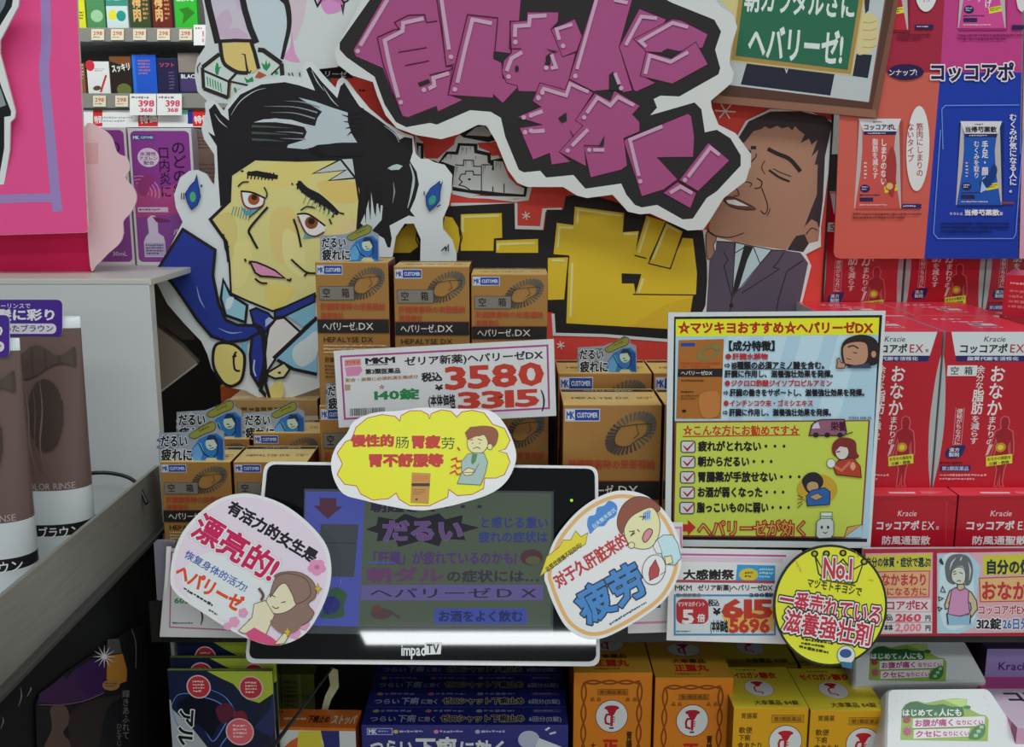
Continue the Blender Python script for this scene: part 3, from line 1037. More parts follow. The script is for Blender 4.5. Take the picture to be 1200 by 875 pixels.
# white shine with brush ends
cv.poly([(440, 300), (500, 290), (570, 296), (640, 318), (655, 345), (640, 380), (575, 400), (570, 412), (660, 420), (700, 400), (800, 392), (870, 390), (845, 350), (830, 300), (830, 262), (760, 240), (690, 215), (620, 198), (690, 240), (720, 258), (700, 285), (690, 320), (600, 300), (520, 286)], 'b9c6cc')
for k in range(7):
    y = 208 + k * 12
    cv.line([(440 + 6 * k, y - 18), (540, y - 10), (650 + (k * 23) % 50, y + 14)], 6.5, BK, sm=True, taper=(1.2, .9, .1))
for k in range(9):
    y = 324 + k * 9.5
    cv.line([(420, y - 4), (500, y - 1), (600 - (k * 37) % 90, y + 5)], 8, BK if k % 3 else '4a5650', sm=True, taper=(1.3, .9, .1))
cv.poly([(428, 304), (470, 291), (530, 288), (590, 293), (650, 312), (655, 326), (590, 312), (520, 303)], 'c3ccd0')
for q in ([(470, 236), (600, 238), (700, 262)], [(500, 262), (600, 264), (690, 288)], [(560, 212), (640, 218), (710, 240)], [(520, 345), (590, 346), (640, 352)], [(540, 372), (600, 374), (650, 376)]):
    cv.line(q, 5, '8d989c', sm=True, taper=(.1, .8, 1.3))
for k in range(5):
    cv.line([(900, 250 + 26 * k), (850, 268 + 18 * k), (795 + 8 * k, 240 + 30 * k)], 11, BK, taper=(1.4, .8, .1))
for k in range(6):
    cv.line([(900, 400 + 8 * k), (780, 398 + 9 * k), (640 + 12 * k, 420 + 6 * k)], 12, BK, sm=True, taper=(1.3, 1, .1))
for q in ([(330, 275), (370, 215), (430, 172), (480, 158)], [(725, 150), (760, 205), (790, 235)], [(262, 268), (285, 300), (316, 326)], [(985, 318), (1030, 352), (1050, 390)], [(675, 80), (700, 130), (730, 170)]):
    cv.line(q, 5, 'b9c2c8', sm=True, taper=(.2, 1, .2))
for q in ([(300, 640), (318, 560), (318, 640)], ):
    cv.poly(q, BK)
# white lower right streaks
cv.poly([(885, 735), (905, 690), (930, 600), (945, 700), (955, 650), (980, 660), (975, 720), (930, 770)], 'c3ccd0')
for k, x in enumerate((905, 925, 948, 966)):
    cv.line([(x, 560), (x, 660), (x + 2, 735 - 14 * k)], 10, BK, taper=(1, 1, .1))
cv.line([(1095, 480), (1112, 540), (1102, 610), (1086, 670)], 12, 'b7c0c4', sm=True, taper=(.3, 1, .2))
cv.poly([(1000, 500), (1020, 488), (1040, 482), (1065, 490), (1050, 506), (1015, 508)], 'b9c4c8')
cv.line([(1025, 560), (1030, 600), (1022, 650)], 7, '8d9598', taper=(.2, 1, .2))
# face
FACE = [(430, 462), (620, 468), (800, 462), (866, 545), (880, 640), (872, 745), (860, 900), (760, 1020), (640, 1066), (510, 1110), (400, 1065), (332, 1034), (325, 900), (312, 815), (244, 718), (325, 640), (324, 535)]
cv.poly(FACE, 'd8d088')
for q, h_ in (([(350, 560), (520, 480), (700, 480), (640, 560), (420, 600)], 'dccd7a'), ([(250, 720), (330, 690), (360, 780), (330, 900), (310, 810)], 'd4c47a'), ([(500, 700), (600, 680), (620, 860), (520, 900)], 'dcc67c'), ([(700, 560), (860, 560), (868, 640), (760, 640)], 'dcc270'),
              ([(350, 820), (420, 830), (400, 980), (345, 1000)], 'e2d48a'), ([(560, 760), (640, 820), (640, 960), (560, 900)], 'e3d792'), ([(480, 1000), (600, 1010), (560, 1080), (500, 1095)], 'e0cc70'), ([(790, 740), (860, 720), (850, 860), (780, 900)], 'e4c890')):
    cv.poly(q, h_, sm=True)
cv.poly([(682, 522), (760, 490), (800, 462), (850, 460), (862, 540), (750, 552), (822, 508)], 'bfc6c8')
cv.line([(800, 462), (682, 522), (822, 508), (750, 552), (862, 542)], 7, BK)
cv.line(FACE + [FACE[0]], 9, BK)
cv.line([(430, 462), (330, 528), (325, 640), (244, 718), (312, 815), (322, 900)], 14, BK)
# brows
cv.line([(400, 524), (440, 522), (490, 532), (532, 538)], 29, BK, taper=(.5, 1, .6))
for k in range(8):
    cv.line([(410 + 15 * k, 512 + k), (402 + 15 * k, 545 + k)], 6, BK)
cv.line([(618, 560), (650, 595), (700, 625), (750, 660), (790, 695)], 36, BK, sm=True, taper=(.7, 1.1, .5))
for k in range(9):
    cv.line([(622 + 19 * k, 553 + 15 * k), (615 + 19 * k, 590 + 15 * k)], 7, BK)
cv.ell(380, 512, 7, 4, BK)
cv.line([(592, 562), (596, 572)], 6, BK)
cv.line([(795, 690), (815, 695)], 7, BK)
# eyes
cv.poly([(372, 660), (400, 682), (450, 668), (440, 690), (395, 702)], '5f9db8')
for k in range(7):
    cv.line([(345 + 12 * k, 662 + 2 * k), (335 + 12 * k, 700 + 4 * k)], 3, '4a7d8a')
for k in range(8):
    cv.line([(655 + 17 * k, 615 + 10 * k), (640 + 17 * k, 650 + 9 * k)], 3, '5f8f7a')
cv.poly([(376, 600), (420, 604), (478, 630), (464, 662), (420, 672), (388, 654)], 'dfe3e0', sm=True)
cv.ell(430, 632, 25, 25, 'a0532f')
cv.ell(432, 624, 13, 12, '3a1d14')
cv.line([(374, 598), (425, 604), (482, 630)], 8, BK, sm=True)
cv.line([(376, 602), (388, 654), (420, 672), (466, 660), (476, 632)], 7, '7a3a34', sm=True)
cv.line([(362, 578), (382, 560), (408, 558)], 6, BK, sm=True)
cv.line([(474, 580), (486, 605), (484, 625)], 6, BK, sm=True)
cv.poly([(612, 712), (650, 770), (640, 800), (680, 795), (720, 788), (690, 780), (640, 740)], '5fa0b0')
cv.poly([(616, 698), (665, 698), (735, 746), (722, 778), (690, 788), (652, 772)], 'dfe0de', sm=True)
cv.ell(676, 732, 28, 27, '8a4b2e')
cv.ell(676, 726, 15, 14, '35190f')
cv.line([(614, 696), (665, 697), (735, 746)], 8, BK, sm=True)
cv.line([(618, 704), (650, 772), (690, 790), (730, 772)], 7, '6f3530', sm=True)
cv.line([(630, 680), (655, 664), (690, 668)], 6, BK, sm=True)
cv.line([(752, 716), (762, 738)], 7, BK)
for q, w in (([(490, 665), (450, 710), (410, 762), (418, 790), (446, 842)], 10), ([(600, 716), (618, 770), (632, 836)], 9), ([(470, 660), (410, 710)], 5),
             ([(392, 886), (396, 898)], 9), ([(408, 906), (425, 896)], 8), ([(435, 970), (460, 988), (488, 990)], 8), ([(590, 888), (630, 925), (660, 945), (700, 948)], 8), ([(645, 960), (660, 945)], 7), ([(570, 974), (585, 978), (588, 968)], 8), ([(300, 780), (312, 850), (322, 830)], 8)):
    cv.line(q, w, BK, sm=True)
cv.poly([(414, 898), (440, 900), (480, 916), (520, 935), (562, 968), (500, 962), (460, 960), (436, 945)], 'd98fb0', line=BK, lw=8)
# shirt, tie, jacket, hands (lower part)
cv.fr(180, 240, 3.647)
cv.poly([(300, 320), (330, 382), (402, 428), (394, 500), (310, 470), (290, 400)], '8fbfd0', line=BK, lw=12)
cv.poly([(315, 400), (345, 395), (330, 440), (312, 440)], 'cfdcdf', sm=True)
cv.poly([(502, 490), (560, 480), (632, 545), (560, 620), (520, 660), (480, 720), (470, 640)], 'd9d6d2', line=BK, lw=10)
cv.poly([(520, 655), (632, 545), (700, 490), (700, 720), (640, 712), (590, 690)], '8cc0d8')
cv.poly([(600, 610), (650, 570), (700, 540), (700, 640), (640, 690), (600, 660)], 'cfd9dc', sm=True)
cv.line([(530, 660), (600, 700), (700, 722)], 14, BK)
cv.line([(515, 655), (632, 545), (700, 480)], 18, BK)
cv.poly([(570, 470), (690, 410), (690, 480), (640, 520)], '7fb6cc')
cv.poly([(520, 455), (690, 378), (690, 412), (560, 475), (520, 480)], '27378c', line=BK, lw=9)
cv.poly([(128, 104), (200, 150), (266, 192), (256, 300), (280, 420), (310, 490), (360, 512), (472, 515), (470, 535), (400, 575), (320, 585), (250, 560), (190, 490), (130, 400), (80, 330), (24, 270)], '27378c', line=BK, lw=13)
cv.line([(187, 345), (200, 400), (222, 440)], 6, '8fa0d0', sm=True, taper=(.2, 1, .2))
cv.line([(280, 525), (330, 545), (382, 542)], 6, '8fa0d0', sm=True, taper=(.2, 1, .2))
cv.poly([(416, 450), (440, 440), (492, 462), (520, 492), (480, 542), (462, 520), (430, 505)], '27378c', line=BK, lw=10)
cv.poly([(480, 490), (495, 478), (515, 490), (480, 520)], 'aab6d8')
cv.poly([(424, 560), (470, 540), (484, 580), (470, 700), (450, 770), (420, 720), (415, 640)], '27378c', line=BK, lw=12)
cv.line([(434, 660), (430, 700), (440, 730)], 6, 'b9c4e0', sm=True)
cv.line([(440, 510), (470, 560), (480, 690), (460, 790), (500, 830)], 16, BK)
cv.poly([(372, 592), (402, 580), (400, 640), (390, 640)], '6fa6c0')
cv.poly([(268, 598), (330, 590), (378, 620), (392, 660), (380, 740), (350, 768), (320, 770), (290, 745), (258, 680)], 'dccc78', sm=True, line=BK, lw=13)
cv.line([(356, 625), (345, 650), (350, 700), (372, 708)], 9, BK, sm=True)
cv.line([(340, 650), (356, 640)], 12, BK)
cv.poly([(480, 720), (560, 672), (584, 700), (560, 735), (520, 740)], 'ddd29a', line=BK, lw=9)
cv.poly([(490, 790), (540, 750), (560, 790), (540, 830), (490, 830)], 'dccc78', sm=True)
cv.line([(490, 700), (480, 760), (500, 830)], 14, BK)
cv.ell(540, 715, 7, 5, BK)
# wisps (little blue flames)
cv.fr(180, 60, 3.647)
cv.poly([(188, 528), (194, 570), (203, 620), (190, 655), (165, 676), (150, 650), (138, 610), (160, 575), (180, 555)], '2846a0', line='1c2c5c', lw=4)
cv.ell(171, 622, 13, 22, '4ba877')
cv.line([(122, 605), (124, 632)], 4, INK)
cv.line([(132, 605), (134, 632)], 4, INK)
cv.ell(208, 575, 5, 6, '55585c')
cv.fr(470, 140, 5.4684)
cv.poly([(248, 395), (252, 420), (268, 395), (252, 460), (248, 520), (225, 548), (185, 585), (165, 550), (160, 490), (190, 440), (225, 415)], '2a4f9c', line='1c2c4c', lw=5)
cv.poly([(185, 545), (180, 510), (205, 485), (225, 500), (215, 535)], '3a9c8c', sm=True)
cv.line([(150, 460), (150, 485)], 8, '4c5258')
cv.line([(230, 560), (255, 545)], 8, '4c5258')
for q in ([(260, 840), (285, 815), (290, 838)], [(285, 840), (305, 800), (303, 842)]):
    cv.line(q, 8, INK)
o = cv.build('tired_man_cutout')
tag(o, 'white edged cutout of a tired yellow faced man with black hair and blue tie', 'cutout')

# purple graffiti lettering sign
cv = sheet(640, 260, 0.188)
W = [(430, -15), (414, 20), (397, 50), (392, 62), (396, 76), (412, 88), (437, 96), (442, 112), (452, 135), (465, 150), (487, 158), (517, 163), (538, 157), (560, 146), (570, 147), (581, 165), (595, 199), (606, 214), (618, 219), (660, 219), (676, 229), (688, 232), (718, 228), (736, 248), (750, 251), (762, 250), (806, 270), (824, 269), (832, 258), (848, 232), (874, 212), (879, 195), (878, 178), (862, 156), (842, 146), (834, 126), (833, 118), (854, 100), (858, 96), (860, 85), (855, 75), (857, 55), (864, 32), (860, 18), (844, 7), (828, -15)]
cv.slab(W, 0.004, 'd0d3d0', 'bcbcb6')
cv.poly([(443, -14), (398, 50), (398, 58), (406, 67), (439, 90), (446, 110), (451, 123), (464, 143), (476, 149), (504, 144), (512, 146), (551, 129), (575, 131), (587, 138), (592, 160), (608, 199), (614, 202), (633, 200), (640, 208), (672, 205), (678, 212), (686, 221), (728, 215), (734, 228), (744, 240), (752, 243), (770, 240), (800, 257), (812, 256), (828, 232), (840, 224), (868, 194), (868, 182), (856, 162), (840, 152), (826, 155), (822, 128), (814, 120), (762, 135), (770, 126), (766, 116), (774, 112), (796, 113), (842, 87), (844, 80), (838, 58), (845, 37), (837, 23), (787, 3), (755, -14)], '2a2829')
OUTL = '4a1030'


def L(q, fr_):
    cv.fr(*fr_)
    cv.poly(q, MAG)
    cv.line(q, 4, OUTL, closed=True)


G7, G8, G9 = (380, 0, 4.377), (620, 0, 4.377), (640, 100, 5.0)
L([(320, -40), (148, 258), (162, 290), (300, 350), (345, 470), (400, 595), (430, 602), (575, 545), (582, 573), (712, 512), (640, 487), (660, 340), (640, -40)], G7)
L([(585, -40), (1012, -40), (1000, 108), (952, 108), (957, 275), (878, 265), (868, 300), (910, 320), (915, 400), (1000, 440), (915, 530), (868, 485), (866, 502), (635, 487), (660, 340), (625, 342)], G7)
L([(-98, 112), (-12, 106), (-10, 62), (152, 62), (148, 112), (112, 150), (172, 292), (240, 270), (205, 405), (190, 460), (330, 468), (0, 470), (-55, 468), (-60, 440), (-115, 425), (-140, 370), (-130, 310), (-90, 270)], G8)
L([(345, -40), (540, -40), (462, 240), (530, 465), (480, 475), (430, 370), (412, 385), (412, 460), (330, 468), (205, 405)], G8)
L([(112, 150), (235, 97), (272, 185), (245, 262), (172, 292)], G8)
L([(565, 45), (705, 100), (660, 160), (535, 200), (600, 265), (570, 385), (650, 425), (550, 470), (535, 460), (462, 240)], G8)
L([(535, 200), (735, 98), (780, 105), (917, 175), (890, 245), (760, 265), (710, 250), (680, 270), (600, 265)], G8)
L([(600, 265), (730, 300), (855, 215), (918, 330), (735, 430), (570, 390)], G8)
cv.poly([(675, 272), (690, 258), (715, 250), (770, 262), (730, 295)], '2a2829')
L([(55, 425), (185, 460), (205, 408), (330, 475), (240, 615), (285, 640), (155, 780), (215, 830), (115, 845), (105, 785), (20, 820), (-50, 655), (70, 640), (-60, 600), (60, 548), (18, 518)], G8)
L([(285, 45), (375, 90), (400, 30), (550, 120), (505, 170), (548, 215), (548, 270), (455, 310), (475, 470), (440, 495), (260, 540), (222, 360), (235, 475), (75, 390), (215, 235), (170, 205)], G9)
L([(465, 315), (830, 165), (850, 180), (868, 300), (862, 420), (650, 422), (770, 550), (690, 610), (560, 650), (455, 330)], G9)
L([(950, 335), (1075, 440), (890, 620), (780, 555)], G9)
L([(770, 565), (880, 630), (845, 720), (685, 630)], G9)
cv.fr(*G7)
for q in ([(868, 262), (957, 275), (912, 322), (868, 300)], [(480, 425), (535, 405), (545, 425), (490, 445)], [(1135, 290), (1160, 270), (1160, 330), (1138, 335)]):
    cv.poly(q, '2a2829')
cv.ell(988, 353, 10, 17, '2a2829')
for q in ([(380, 268), (525, 244)], [(415, 336), (538, 312)], [(275, 190), (360, 152), (385, 150), (360, 115), (430, 78), (515, 75), (525, 115), (580, 108)], [(272, 192), (300, 320), (340, 440), (398, 590)], [(575, -20), (605, 180), (625, 340), (665, 330)], [(635, 487), (735, 75), (890, 92), (875, 260)], [(955, 110), (950, 250), (1010, 250)],
          [(540, 385), (645, 360), (660, 345)]):
    cv.line(q, 5, OUTL)
HLc = 'c79fba'
for q in ([(330, -10), (185, 235)], [(600, -10), (640, 255)], [(510, 95), (405, 118), (402, 160), (310, 208), (335, 330), (380, 500)], [(860, 120), (760, 100), (720, 260), (683, 425)], [(640, 375), (560, 400), (565, 440), (535, 455)], [(1140, 80), (1055, 85), (1050, 130), (980, 135), (978, 190)], [(1015, 268), (960, 300), (935, 365)], [(1120, 570), (1058, 592)], [(1130, 670), (1060, 675)]):
    cv.line(q, 20, HLc)
for x, y in ((172, 262), (650, 292), (393, 525), (670, 458), (512, 461), (980, 216), (945, 393), (1023, 602), (1030, 678), (1098, 500)):
    cv.ell(x, y, 12, 12, HLc, n=14)
cv.fr(*G8)
for q in ([(85, 250), (152, 265), (125, 270)], [(80, 330), (100, 275), (110, 300), (105, 335)], [(150, 605), (188, 578), (192, 615), (165, 628)], [(412, 385), (430, 370), (470, 465), (412, 462)]):
    cv.poly(q, '2a2829')
for q in ([(345, 0), (245, 355)], [(435, 0), (505, 15)], [(222, 125), (140, 150), (155, 205)], [(115, 280), (138, 345), (112, 350)], [(440, 375), (462, 432)], [(655, 95), (575, 85), (495, 232)], [(815, 140), (735, 118), (570, 212), (600, 240)], [(815, 268), (725, 318), (618, 285), (595, 380)], [(65, 470), (75, 455), (190, 490), (210, 430), (305, 472)]):
    cv.line(q, 18, HLc)
for x, y in ((237, 390), (174, 236), (88, 348), (472, 452), (48, 503), (68, 475), (10, 592), (10, 670)):
    cv.ell(x, y, 12, 12, HLc, n=14)
cv.fr(*G9)
for q in ([(310, 352), (342, 292), (336, 352)], [(75, 200), (118, 160), (120, 208), (92, 218)]):
    cv.poly(q, '2a2829')
cv.line([(140, 265), (160, 300)], 5, OUTL)
cv.line([(220, 352), (335, 355)], 6, OUTL)
for q in ([(515, 118), (420, 68), (375, 118), (300, 72), (238, 162)], [(245, 258), (150, 355)], [(340, 378), (275, 378)], [(680, 240), (490, 318), (542, 530)], [(1015, 408), (960, 365), (830, 535)], [(855, 632), (785, 592), (725, 630)]):
    cv.line(q, 21, HLc)
for x, y in ((222, 188), (126, 382), (252, 378), (550, 562), (812, 554)):
    cv.ell(x, y, 13, 13, HLc, n=14)
o = cv.build('graffiti_sign')
tag(o, 'large white edged sign of purple graffiti letters on black at the top', 'sign')

# framed green chalkboard picture (printed card)
cv = sheet(960, 100, 0.202)
cv.fr(820, 0, 5)
cv.slab([(60, -80), (1172, -80), (1165, 0), (1040, 692), (65, 600), (100, 545)], 0.004, '7a5140', '5a3a2c')
cv.poly([(65, 600), (1036, 690), (1030, 645), (115, 552), (100, 545)], '8d6450')
cv.poly([(175, 498), (995, 602), (1105, -80), (1155, -80), (1010, 640), (115, 560)], '55392f')
cv.poly([(60, -80), (1095, -80), (990, 598), (175, 498)], 'b9c2c2')
cv.poly([(240, 495), (275, 372), (790, 435), (765, 560)], '262837')
cv.poly([(918, 315), (1010, 322), (985, 458), (895, 445)], '262837')
cv.poly([(100, -40), (235, -40), (215, 60), (210, 95), (150, 35)], 'cfc08a', sm=True)
cv.poly([(950, 95), (985, 78), (1040, 105), (1045, 180), (1040, 245), (1005, 300), (960, 318), (922, 300)], 'd2c490', sm=True)
for y in (130, 175, 230, 275):
    cv.line([(955, y), (1000, y + 4), (1035, y - 8)], 4, 'a3925c', sm=True)
cv.poly([(960, -40), (1000, -40), (990, 60), (970, 80)], '33333a')
cv.poly([(232, -80), (975, -80), (888, 440), (180, 354)], 'a98a4a', line='cbb980', lw=8)
cv.poly([(262, -80), (945, -80), (866, 410), (210, 327)], '2c6a4f')
cv.t('朝カラダルさに', 270, -112, 655, 178, 'd5e0da', .035, rot=4.5)
cv.t('ヘバリーゼ!', 290, 138, 560, 205, 'd5e0da', .04, rot=4.5)
cv.line([(500, 400), (508, 425), (515, 402)], 6, 'c8d0d0')
cv.poly([(160, 365), (172, 250), (188, 240), (180, 352)], '23231f')
o = cv.build('chalkboard_picture')
tag(o, 'brown framed picture of hands holding up a green chalkboard, at the top', 'picture')
# ------------------------------------------------------------------ gold liver tonic cartons
GOLD, GTOP = 'a5773c', 'f0c27a'  # top tone is raised above the front: overhead light put into the colour


def gold_front(c, big):
    c.fr(0, 0, 1)
    c.rect(2.4, 4, 34.5, 10.5, '27449a', line='c8cfe6', lw=.8)
    c.poly([(3, 4.6), (12, 4.6), (12, 13.9), (3, 13.9)], 'd5daea')
    c.t('MK', 3.4, 6, 8.2, 6.5, '27449a', .05)
    c.t('CUSTOMER', 14, 7, 21, 4.4, 'd8def0', .03)
    # liver ring made of short radial strokes
    for k in range(34):
        a = 2 * math.pi * k / 34
        ca, sa = math.cos(a), math.sin(a)
        def q(rx, ry):
            x, y = rx * ca, ry * sa
            r = math.radians(-28)
            return (69 + x * math.cos(r) - y * math.sin(r), 25.5 + x * math.sin(r) + y * math.cos(r))
        c.line([q(17.5, 9.5), q(28, 16.5)], 2.4, '4a453f' if 8 < k < 24 else '5f5b52', taper=(.7, 1.15))
    c.line([(52, 31), (56, 20), (74, 17.5), (90, 17), (88, 25), (76, 31), (66, 38), (54, 37), (52, 31)], .8, '4a3c24')
    c.line([(74, 17.5), (77, 26), (72, 30)], .7, '4a3c24')
    if not big:
        c.rect(4.5, 29, 47.5, 16, '7f7a70', line='5a544a', lw=.7)
        c.t('空', 9, 31, 11, 11.5, '221d18', .02)
        c.t('箱', 35, 31, 11, 11.5, '221d18', .02)
    c.t('肝臓障害時の栄養補給', 5.4, 49, 89, 8.5, 'b04a2e', .03)
    c.t('滋養強壮', 5.4, 60, 32, 7.5, 'b04a2e', .03)
    c.rect(0.8, 69, 98.4, 16.5, '262120')
    c.rect(0.8, 68.2, 98.4, .9, '8a3a2c')
    c.t('ヘパリーゼ', 7.5, 72, 45, 10.5, 'dcd8d0', .02)
    c.t('®', 53, 79, 3, 3, 'dcd8d0')
    c.t('DX', 57, 72.8, 21, 8.6, 'dcd8d0', .01)
    c.t('HEPALYSE DX', 8, 90, 69, 6.6, '33261a', .012)
    c.dash(8, 99, 86, 12, 3, 'd8c39c')
    c.t('肝臓水解物', 9, 115, 36, 6.5, '3a2a1a', .02)
    c.dash(9, 124, 26, 18, 4, '5a4220')
    c.dash(44, 124, 45, 7, 2, '6a5028')
    c.ell(16, 155, 3.2, 2.6, '2a2018')
    c.line([(16, 153), (14, 148), (18, 149)], 1.2, '2a2018')


def gold_box(w, d, h, big):
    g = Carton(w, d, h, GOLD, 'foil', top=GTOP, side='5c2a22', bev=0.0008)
    gold_front(g.face('front'), big)
    c = g.face('top')
    D = d / g.k
    c.rect(1, D * .06, 98, D * .16, '2b211c')
    c.t('ヘパリーゼDX', 24, D * .085, 54, D * .11, 'd8c8b0', .02)
    c.dash(12, D * .27, 70, D * .2, 3, 'ead9b4')
    c.t('HEPALYSE DX', 10, D * .55, 60, D * .12, '4a3418', .015)
    c.dash(78, D * .53, 16, D * .16, 2, '6a5028')
    c.line([(2, D * .93), (98, D * .93)], 1.4, 'f0d08a')
    return g


HS, WS, DS = 0.105, 0.060, 0.050
HP, ZP = [], []
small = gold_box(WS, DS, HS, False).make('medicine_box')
first = [True]


def gold(xl, xr, yt, Y, label, zb=None, yaw=0, group='small gold tonic boxes'):
    o = put_box(small, xl, xr, yt, Y, WS, HS, yaw, first[0], zb)
    first[0] = False
    o.name = 'medicine_box'
    tag(o, label, 'box', group)
    return o


# the upper row of three
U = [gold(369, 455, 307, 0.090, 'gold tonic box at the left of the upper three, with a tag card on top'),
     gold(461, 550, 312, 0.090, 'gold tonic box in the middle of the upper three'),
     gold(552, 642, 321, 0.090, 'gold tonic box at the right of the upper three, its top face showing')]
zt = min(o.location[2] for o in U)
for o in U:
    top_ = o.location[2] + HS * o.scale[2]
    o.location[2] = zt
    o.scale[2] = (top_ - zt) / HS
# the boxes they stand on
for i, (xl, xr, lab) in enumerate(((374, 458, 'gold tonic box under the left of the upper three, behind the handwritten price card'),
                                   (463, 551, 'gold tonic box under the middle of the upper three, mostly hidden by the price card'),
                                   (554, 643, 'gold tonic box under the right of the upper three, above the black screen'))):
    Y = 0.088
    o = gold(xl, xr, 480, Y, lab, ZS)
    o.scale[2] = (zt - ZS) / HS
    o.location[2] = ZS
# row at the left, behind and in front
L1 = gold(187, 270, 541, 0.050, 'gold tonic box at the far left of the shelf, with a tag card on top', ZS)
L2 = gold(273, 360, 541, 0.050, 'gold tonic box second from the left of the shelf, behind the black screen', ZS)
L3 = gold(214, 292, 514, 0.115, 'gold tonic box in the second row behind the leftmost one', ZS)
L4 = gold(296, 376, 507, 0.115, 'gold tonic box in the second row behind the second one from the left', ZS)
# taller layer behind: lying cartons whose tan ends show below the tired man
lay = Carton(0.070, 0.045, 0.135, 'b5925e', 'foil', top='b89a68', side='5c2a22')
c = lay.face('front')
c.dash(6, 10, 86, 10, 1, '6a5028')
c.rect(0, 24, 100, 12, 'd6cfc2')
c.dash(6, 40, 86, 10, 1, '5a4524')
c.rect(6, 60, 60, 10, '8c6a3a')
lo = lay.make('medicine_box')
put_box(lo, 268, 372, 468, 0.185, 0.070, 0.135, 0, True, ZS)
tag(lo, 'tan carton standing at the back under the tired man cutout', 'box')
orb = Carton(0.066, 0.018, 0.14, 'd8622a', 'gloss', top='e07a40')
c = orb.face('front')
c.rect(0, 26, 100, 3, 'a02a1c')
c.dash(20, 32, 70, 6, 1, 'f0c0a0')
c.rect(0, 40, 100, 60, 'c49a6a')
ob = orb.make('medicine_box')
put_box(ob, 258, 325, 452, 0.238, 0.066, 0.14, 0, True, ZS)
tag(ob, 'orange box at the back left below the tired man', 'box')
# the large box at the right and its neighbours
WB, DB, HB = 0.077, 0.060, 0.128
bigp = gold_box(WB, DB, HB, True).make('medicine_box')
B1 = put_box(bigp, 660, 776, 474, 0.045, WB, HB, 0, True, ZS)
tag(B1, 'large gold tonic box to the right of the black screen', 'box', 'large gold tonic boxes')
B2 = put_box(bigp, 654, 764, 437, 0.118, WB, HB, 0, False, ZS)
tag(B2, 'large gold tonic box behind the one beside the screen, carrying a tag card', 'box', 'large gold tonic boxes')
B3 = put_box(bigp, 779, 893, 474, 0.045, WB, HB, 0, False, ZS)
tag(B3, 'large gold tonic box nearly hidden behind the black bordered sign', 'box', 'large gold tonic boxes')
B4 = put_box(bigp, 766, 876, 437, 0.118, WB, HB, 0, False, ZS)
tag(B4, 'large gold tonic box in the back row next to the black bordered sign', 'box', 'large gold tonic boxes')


# small tag cards clipped on top of boxes
def tagcard(x, y, s, Y, label, rot=0.0):
    cv = sheet(x, y, Y, kind='gloss')
    cv.fr(x, y, 1 / s)
    out_ = [(0, -34), (34, -36), (50, -42), (62, -50), (70, -46), (70, -40), (78, -36), (79, 0), (0, 0)]
    cv.slab(out_, 0.0008, '8f98a4', '767d86')
    for k in range(14):
        xx, yy = random.uniform(1, 34), random.uniform(-32, -8)
        cv.ell(xx, yy, random.uniform(2, 5), random.uniform(1.5, 4), random.choice(('6d7786', 'a9b1ba', '5f6a7c')))
    cv.poly([(37, -33), (50, -41), (62, -48), (68, -45), (66, -38), (54, -33), (44, -28), (38, -29)], '8a8a3c', sm=True, line='4f4f22', lw=1)
    cv.dash(46, -42, 18, 8, 2, '5c5c24', rot=-24)
    cv.poly([(38, 0), (40, -16), (48, -27), (60, -33), (70, -34), (77, -28), (78, 0)], '2f6fae', sm=False)
    cv.poly([(40, -2), (42, -17), (50, -24), (54, -14), (50, -2)], '5c98c8')
    cv.poly([(70, -30), (77, -26), (77, -2), (70, -4)], '1f4f94')
    cv.ell(63, -22, 7, 8, 'b9c9b4')
    cv.poly([(56, -26), (60, -32), (68, -32), (71, -26), (70, -20), (66, -27), (58, -26)], '1d3552')
    cv.line([(60, -20), (63, -19)], 1.2, '22384a')
    cv.line([(61, -16), (66, -17)], 1, '22384a')
    cv.poly([(54, 0), (58, -5), (68, -5), (73, 0)], 'b8b48c')
    cv.line([(48, -22), (54, -10), (60, -6)], 1.4, '163050')
    cv.line([(71, -22), (70, -10), (66, -6)], 1.4, '163050')
    o2 = (('dfe4e8', .115),)
    cv.t('だるい', 2, -32, 33, 14, '14181e', .055, out=o2)
    cv.t('疲れに', 3, -16, 38, 15, '14181e', .055, out=o2)
    o = cv.build('tag_card')
    tag(o, label, 'tag card', 'grey and blue tag cards')
    return o


tagcard(375, 306, .88, 0.0945, 'grey and blue tag card standing on the left of the upper three gold boxes')
tagcard(186, 541, .98, 0.0545, 'grey and blue tag card standing on the leftmost gold box')
tagcard(207, 516, .98, 0.1195, 'grey and blue tag card on the box behind the leftmost gold box')
tagcard(285, 515, .92, 0.1195, 'grey and blue tag card on the second row box nearest the tired man cutout')
tagcard(677, 437, .88, 0.1225, 'grey and blue tag card on the large gold box beside the black bordered sign')
tagcard(382, 480, .9, 0.0855, 'grey and blue tag card sliver at the left side of the handwritten price card')

# ------------------------------------------------------------------ red weight loss medicine cartons
RED, RD2, NAVY, SIL = 'b3182a', '8f1222', '22245c', 'a9adae'
WR, DR, HR_ = 0.0767, 0.088, 0.126
rc = Carton(WR, DR, HR_, RED, 'gloss', top='ea3548', side=SIL)  # brighter top red carries the light from above in its colour
c = rc.face('front')
Hh = HR_ / rc.k
side_l = [(0, 24), (3, 40), (5.5, 70), (6.5, 100), (4.5, 135), (0.5, Hh - 2)]
c.poly([(0, 24)] + [(x, y) for x, y in smooth(side_l, False, 4)] + [(0, Hh)], SIL)
c.poly([(100, 24)] + [(100 - x, y) for x, y in smooth(side_l, False, 4)] + [(100, Hh)], SIL)
c.poly([(6, .6), (94, .6), (88, 25), (12, 25)], 'cfd6d8')
c.poly([(12, 25), (88, 25), (86.5, 31), (13.5, 31)], NAVY)
c.t('Kracie', 39, 5, 22, 5.6, '3a3a3a', .01, skew=.15)
c.t('コッコアポ', 15, 13, 49, 9.5, '201c20', .045)
